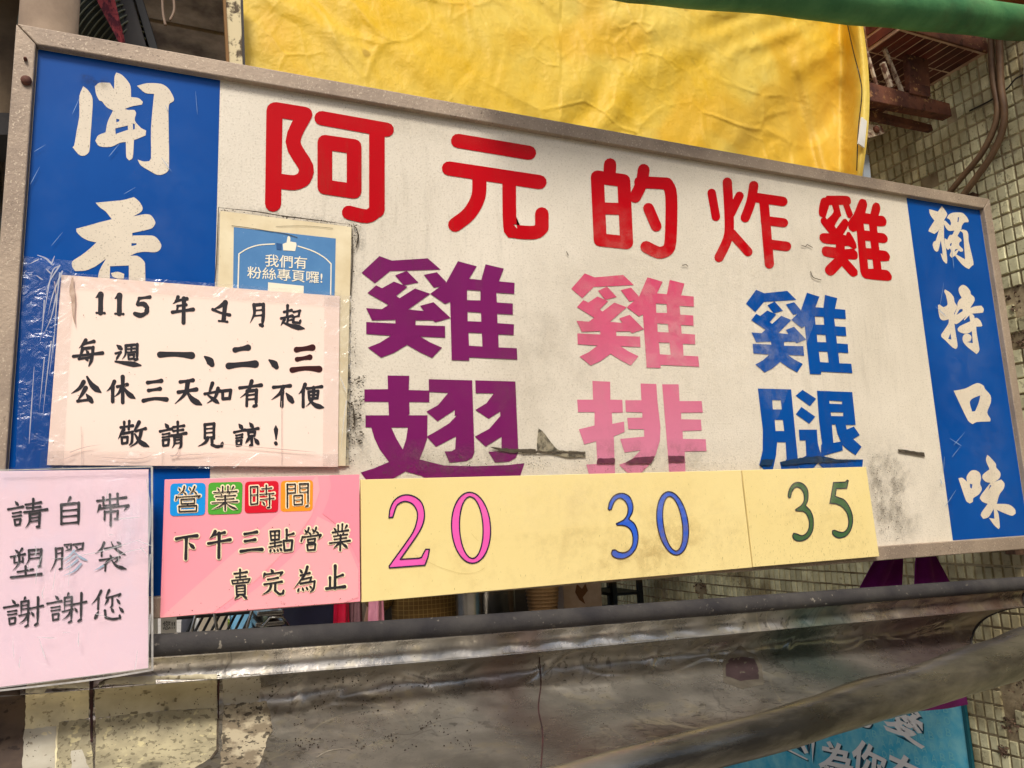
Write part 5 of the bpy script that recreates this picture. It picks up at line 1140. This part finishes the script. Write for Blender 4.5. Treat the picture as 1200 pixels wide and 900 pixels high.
for z in (.4, .8, zA + .0, zA + .09, 1.5): G().box((xa - .012, 1.99, z), (xb + .012, 2.31, z + .014)).build('shelf', m_black, rk)
# hanging cloths and bags (each hangs from the rod)
rod = tag(G().tube([(-.15, 1.5, 1.72), (1.2, 1.5, 1.72)], .012, 10).build('hanging_rod', m_black, smooth=True), 'dark rod carrying bags and cloths inside the stall', 'rod')
for a in (-.13, 1.18): tag(G().tube([(a, 1.5, 1.733), (a, 1.5, 2.99)], .004, 8).build('rod_hanger', m_black, smooth=True), ('left' if a < 0 else 'right') + ' hanger wire holding the rod under the roof boards', 'wire')
def drape(name, x0, x1, yb, mat, label, cat, folds=4, taper=.5, y=1.5):
    a, b = at(x0, yb, y), at(x1, yb, y); cxx = (a.x + b.x) / 2; hw = (b.x - a.x) / 2; zb0 = a.z - .08; zt0 = 1.73
    def f(u, v):
        s = lerp(taper, 1, v); ang = u * 2 * math.pi; d = .035 * (.5 + v * .5)
        return Vector((cxx + math.cos(ang) * hw * s * (1 + .08 * math.sin(ang * folds)), y + math.sin(ang) * d * (1 + .35 * math.sin(ang * folds + v * 3)), lerp(zt0, zb0, v) + .008 * math.sin(ang * folds)))
    g = G(); g.grid(f, 48, 20); n = 49; g.f.append(tuple(20 * n + i for i in range(48)))
    return tag(g.build(name, mat, smooth=True), label, cat)
drape('navy_cloth', 330, 398, 742, M('navy_cloth', (28, 28, 48), (20, 20, 34), scale=10, rough=.9), 'dark navy cloth hanging left of the red plastic bag', 'cloth', 3, .85)
drape('red_bag', 390, 411, 734, M('red_plastic', (196, 24, 56), (160, 16, 44), scale=20, rough=.35), 'red plastic bag hanging between navy cloth and mauve bag', 'bag', 5, .3, 1.44)
drape('mauve_bag', 405, 426, 731, M('mauve_plastic', (140, 104, 108), (110, 80, 86), scale=20, rough=.35), 'crumpled mauve plastic bag right of the red bag', 'bag', 6, .3, 1.47)
drape('pink_bag', 430, 452, 732, M('pink_plastic', (222, 150, 166), (200, 124, 144), scale=20, rough=.4), 'pink plastic bag just left of the man in the checked shirt', 'bag', 4, .35, 1.4)
gp = at(432, 720, 2.3); tag(G().tube([(gp.x, 2.3, .02), (gp.x, 2.3, 2.98)], .04, 14).build('grey_post', m_post, smooth=True), 'grey post behind the pink plastic bag', 'post')
# white price cards, black frame, crates at the left
def card(x0, x1, s, label, y=.35):
    q = [at(x0, 722, y), at(x1, 721, y), at(x1, 756, y), at(x0, 757, y)]
    c = thing('paper_card', q[2], label, 'card'); G().slab(q, .002).build('card', m_white, c)
    if s:
        P = [at(x0 + (x1 - x0) * .12, 728, y - .001), at(x1 - 2, 727, y - .001), at(x1 - 2, 737, y - .001), at(x0 + (x1 - x0) * .12, 738, y - .001)]
        v, f = font_text(s, lambda u, w_: bilin(P, u, w_), .0); mesh('lettering', v, f, m_ink, c)
    return c
card(188.5, 207, '您!!', 'white card reading 您!! beside the clear sleeve')
card(170, 185, '', 'white card half hidden behind the clear sleeve')
zs = at(260, 748, 1.2).z - .05
table(-.15, .80, .95, 1.35, zs, 'tall steel table with black racks at the left of the stall')
wr = thing('wire_basket', (at(240, 735, 1.1).x, 1.1, zs), 'black wire basket with slanting bars at the left', 'basket')
x0, x1 = at(206, 735, 1.1).x, at(272, 735, 1.1).x
for i in range(8):
    a = lerp(x0, x1, i / 7); G().tube([(a - .02, 1.0, zs + .004), (a + .05, 1.02, zs + .14)], .004, 6).build('bar', m_black, wr)
for z in (.004, .07, .14): G().tube([(x0 - .02, 1.0, zs + z), (x1 + .05, 1.0, zs + z)], .005, 6).build('rim', m_black, wr)
bx = at(250, 725, 1.2); o = thing('grey_carton', (bx.x, 1.2, zs), 'small beige carton on the steel table at the left', 'carton')
G().box((bx.x - .04, 1.16, zs), (bx.x + .04, 1.24, zs + .15)).build('box', M('carton_grey', (172, 160, 140), rough=.8), o, bevel=.002)
G().box((bx.x - .041, 1.185, zs + .1505), (bx.x + .041, 1.2, zs + .152)).build('tape', m_card, o)
tr = thing('steel_trays', (at(312, 730, 1.15).x, 1.15, zs), 'stack of steel trays and wire handles left of the navy cloth', 'trays')
x0, x1 = at(292, 735, 1.1).x, at(334, 735, 1.1).x
for i in range(5): G().box((x0 + .004 * i, 1.03, zs + .002 + i * .03), (x1 - .003 * i, 1.3, zs + .016 + i * .03)).build('tray', m_pot, tr, bevel=.004)
G().tube([(x0, 1.02, zs + .06), (x0 + .05, 1.0, zs + .12), (x1 - .02, 1.0, zs + .12), (x1, 1.02, zs + .09)], .004, 6).build('wire_handle', m_pot, tr, smooth=True)
for i, (px_, h_, r_, c_, nm, lab) in enumerate(((221, .16, .022, (60, 60, 66), 'bottle', 'dark bottle among the racks left of the beige carton'), (233, .13, .02, (150, 150, 146), 'steel_cup', 'steel cup behind the black wire basket'), (300, .2, .022, (196, 196, 190), 'white_bottle', 'white bottle behind the steel trays'), (322, .19, .024, (60, 40, 34), 'sauce_bottle', 'brown sauce bottle just left of the navy cloth'))):
    c = at(px_, 730, 1.32); t = thing(nm, (c.x, 1.325, zs), lab, 'bottle' if 'bottle' in nm else 'cup')
    G().lathe(t.location, [(.001, 0), (r_, .001), (r_, h_ * .6), (r_ * .9, h_ * .7), (r_ * .45, h_ * .82), (r_ * .45, h_), (.001, h_)] if 'bottle' in nm else [(.001, 0), (r_ * .8, .001), (r_, h_), (r_ * .92, h_), (r_ * .74, .01), (.001, .008)], 18).build('body', M(nm + '_mat', c_, rough=.3), t, smooth=True)
    if 'bottle' in nm: G().lathe(t.location + Vector((0, 0, h_)), [(r_ * .5, -.012), (r_ * .5, .008), (.001, .009)], 14).build('cap', m_rust if i else m_white, t)
for i, (px_, a_) in enumerate(((214, .05), (262, -.04), (277, .06))):
    c = at(px_, 726, 1.0); t = thing('ladle', (c.x, .985, zs), ('ladle leaning at the far left of the black wire basket', 'ladle leaning right of the beige carton', 'ladle leaning against the pale blue sack')[i], 'ladle')
    G().tube([Vector((c.x, .97, zs + .004)), Vector((c.x + a_, .975, zs + .22))], .0045, 8).build('handle', m_pot, t, smooth=True)
    G().lathe(Vector((c.x + a_, .975, zs + .22)), [(.001, -.012), (.022, -.006), (.03, .006), (.028, .007), (.02, -.002), (.001, -.008)], 16).build('bowl', m_pot, t, smooth=True)
bs = thing('blue_sack', (at(282, 720, 1.2).x, 1.2, zs), 'pale blue plastic sack standing on the left steel table', 'sack')
def sack(u, v):
    a = u * 6.2832; r = .035 * (1 + .15 * math.sin(a * 3 + v * 4)) * (math.sin(math.pi * min(1, v * .8 + .12)) ** .5); return bs.location + Vector((math.cos(a) * r, math.sin(a) * r * .7, v * .19))
G().grid(sack, 24, 14).build('sack_body', M('blue_plastic', (150, 200, 230), (110, 176, 216), scale=20, rough=.35), bs, smooth=True)
# daylight side: far shrubs and a street front seen through the left opening
def shrub(c, r, n, label):
    t = thing('roadside_shrub', c, label, 'shrub'); g = G()
    rs = random.Random(int(c[0] * 10))
    for _ in range(n):
        d = Vector((rs.gauss(0, 1), rs.gauss(0, 1), rs.gauss(0, 1))).normalized() * r * rs.random() ** .4; p = Vector(c) + Vector((0, 0, r * 1.05)) + Vector((d.x, d.y, d.z * .95))
        a = Vector((rs.uniform(-1, 1), rs.uniform(-1, 1), rs.uniform(-1, 1))).normalized() * .06; b = a.orthogonal().normalized() * .03
        g.add([p - a, p + b, p + a, p - b], [(0, 1, 2, 3)])
    tag(g.build('leaves', M('shrub_leaf', (92, 124, 40), (150, 160, 60), scale=5, rough=.6, rand=.4), t), kind='stuff')
    G().tube([(c[0], c[1], 0), (c[0], c[1], r)], [.05, .02], 8).build('trunk', m_card, t)
shrub((1.75, 7.5, 0), 1.2, 2600, 'leafy roadside shrub far behind the grey post')
# unseen building behind the viewer, added for coloured reflections in the steel
ob = thing('unseen_opposite_shop', (1, -7.5, 0), 'plain grey shop front across the lane', 'building')  # added shop front, unseen, there only for reflections in the steel
G().box((-9, -7.7, 0), (11, -7.5, 4.6)).build('wall', M('unseen_shop_render', (120, 112, 102), (90, 84, 78), scale=2, rough=.9), ob)
for i, c in enumerate(((84, 24, 60), (24, 110, 110), (150, 60, 40), (60, 60, 66), (90, 40, 90))):
    x = -7 + i * 3.6; G().box((x, -7.49, .1), (x + 2.6, -7.44, 2.5)).build('unseen_shutter', M('unseen_shutter_%s' % 'abcde'[i], c, rough=.6), ob)

# ---------------------------------------------------------------- the man in the checked shirt (only his back shows)
m_skin = M('skin', (176, 126, 96), rough=.55)
m_hair = M('hair_dark', (30, 26, 24), rough=.6)
def plaid():
    m = bpy.data.materials.new('checked_shirt'); m.use_nodes = True; t = m.node_tree; N, L = t.nodes, t.links; b = N['Principled BSDF']; b.inputs['Roughness'].default_value = .9
    tc = N.new('ShaderNodeTexCoord'); sp = N.new('ShaderNodeSeparateXYZ'); L.new(tc.outputs['Object'], sp.inputs[0]); outs = []
    for ax in (0, 2):
        mu = N.new('ShaderNodeMath'); mu.operation = 'MULTIPLY'; mu.inputs[1].default_value = 52; L.new(sp.outputs[ax], mu.inputs[0])
        fr = N.new('ShaderNodeMath'); fr.operation = 'FRACT'; L.new(mu.outputs[0], fr.inputs[0])
        lt = N.new('ShaderNodeMath'); lt.operation = 'LESS_THAN'; lt.inputs[1].default_value = .12; L.new(fr.outputs[0], lt.inputs[0]); outs.append(lt)
    mx = N.new('ShaderNodeMath'); mx.operation = 'MAXIMUM'; L.new(outs[0].outputs[0], mx.inputs[0]); L.new(outs[1].outputs[0], mx.inputs[1])
    c = N.new('ShaderNodeMix'); c.data_type = 'RGBA'; L.new(mx.outputs[0], c.inputs[0]); c.inputs[6].default_value = lin((104, 76, 30)); c.inputs[7].default_value = lin((150, 118, 60)); L.new(c.outputs[2], b.inputs['Base Color']); return m
def skin(name, V, E, R, mat, parent, root=0, lv=2):
    me = bpy.data.meshes.new(name); base = origin(parent); me.from_pydata([tuple(Vector(v) - base) for v in V], E, []); o = bpy.data.objects.new(name, me); COL.objects.link(o)
    o.modifiers.new('s', 'SKIN')
    for i, r in enumerate(R):
        k = me.skin_vertices[0].data[i]; k.radius = (r if isinstance(r, tuple) else (r, r)); k.use_root = (i == root)
    s = o.modifiers.new('ss', 'SUBSURF'); s.levels = s.render_levels = lv
    dg = bpy.context.evaluated_depsgraph_get(); m2 = bpy.data.meshes.new_from_object(o.evaluated_get(dg)); bpy.data.objects.remove(o)
    m2.materials.clear(); m2.materials.append(mat)
    for p in m2.polygons: p.use_smooth = True
    o = bpy.data.objects.new(name, m2); COL.objects.link(o); o.parent = parent; return o
mx_, my_ = at(498, 712, 2.0).x, 2.0
pe = thing('person', (mx_, my_, .02), 'man in a brown checked shirt seen from behind at the worktable', 'person')
def W_(x, y, z): return Vector((mx_ + x, my_ + y, z + .02))
zsh = 1.40
V = [W_(0, 0, .95), W_(0, .0, 1.12), W_(0, .01, 1.30), W_(0, .0, 1.43), W_(0, .02, 1.50), W_(0, .03, 1.60), W_(0, .03, 1.68),
     W_(-.17, 0, 1.40), W_(-.23, .05, 1.14), W_(-.18, .24, 1.02), W_(-.15, .30, 1.01),
     W_(.17, 0, 1.40), W_(.24, .05, 1.14), W_(.19, .24, 1.02), W_(.16, .30, 1.01),
     W_(-.09, 0, .88), W_(-.10, .02, .48), W_(-.10, -.02, .09), W_(-.11, .13, .04), W_(.09, 0, .88), W_(.10, .02, .48), W_(.10, -.02, .09), W_(.11, .13, .04)]
E = [(0, 1), (1, 2), (2, 3), (3, 4), (4, 5), (5, 6), (3, 7), (7, 8), (8, 9), (9, 10), (3, 11), (11, 12), (12, 13), (13, 14), (0, 15), (15, 16), (16, 17), (17, 18), (0, 19), (19, 20), (20, 21), (21, 22)]
R = [(.13, .10), (.12, .09), (.15, .10), (.12, .08), .05, (.075, .09), (.06, .075), .055, .042, .03, (.032, .015), .055, .042, .03, (.032, .015), .08, .055, .038, (.04, .025), .08, .055, .038, (.04, .025)]
for s, wi in ((-1, 10), (1, 14)):       # thumbs and four fingers
    wv = V[wi]
    for k, (dx, l) in enumerate(((-.024, .05), (-.008, .06), (.008, .057), (.024, .045))):
        a = len(V); V += [wv + Vector((dx, .03 + l * .5, -.004)), wv + Vector((dx * 1.1, .03 + l, -.022))]; E += [(wi, a), (a, a + 1)]; R += [.0088, .0075]
    a = len(V); V += [wv + Vector((-s * .04, .012, -.004)), wv + Vector((-s * .052, .045, -.012))]; E += [(wi, a), (a, a + 1)]; R += [.010, .0085]
skin('body', V, E, R, m_skin, pe)
Vs = [V[0] + Vector((0, 0, -.02)), V[1], V[2], V[3], V[3] + Vector((0, 0, .03)), V[7], V[7].lerp(V[8], .75), V[11], V[11].lerp(V[12], .75)]
skin('shirt', Vs, [(0, 1), (1, 2), (2, 3), (3, 4), (3, 5), (5, 6), (3, 7), (7, 8)], [(.165, .13), (.155, .12), (.185, .125), (.15, .105), .065, .085, .068, .085, .068], plaid(), pe)
Vt = [V[0], V[15], V[16], V[17] + Vector((0, 0, .02)), V[19], V[20], V[21] + Vector((0, 0, .02))]
skin('trousers', Vt, [(0, 1), (1, 2), (2, 3), (0, 4), (4, 5), (5, 6)], [(.15, .12), .105, .075, .06, .105, .075, .06], M('trousers_dark', (44, 44, 50), rough=.9), pe)
def hairf(u, v):
    a = u * 6.2832; b = v * 1.75; c = V[5] + Vector((0, -.008, .03)); r = .104; return c + Vector((math.cos(a) * math.sin(b) * r * .86, math.sin(a) * math.sin(b) * r * 1.02 - .01 * v, math.cos(b) * r * 1.12))
G().grid(hairf, 28, 12).build('hair', m_hair, pe, smooth=True)
for s in (-1, 1):
    c = V[5] + Vector((s * .083, .01, .005)); G().tube([c + Vector((0, 0, -.028)), c + Vector((s * .01, -.01, -.01)), c + Vector((s * .012, -.012, .012)), c + Vector((0, 0, .028))], [.006, .011, .012, .006], 8).build('ear', m_skin, pe, smooth=True)
    c = V[5] + Vector((s * .032, .098, .02)); G().lathe(c, [(.0005, -.011), (.008, -.008), (.011, 0), (.008, .008), (.0005, .011)], 12).build('eye', m_white, pe, smooth=True)
c = V[5] + Vector((0, .108, -.01)); G().tube([c + Vector((0, -.012, .03)), c, c + Vector((0, .012, -.012))], [.007, .011, .014], 10).build('nose', m_skin, pe, smooth=True)
c = V[5] + Vector((0, .096, -.05)); G().tube([c + Vector((-.024, -.006, 0)), c + Vector((0, .002, -.001)), c + Vector((.024, -.006, 0))], [.003, .006, .003], 8).build('mouth', M('lips', (150, 84, 76), rough=.5), pe, smooth=True)
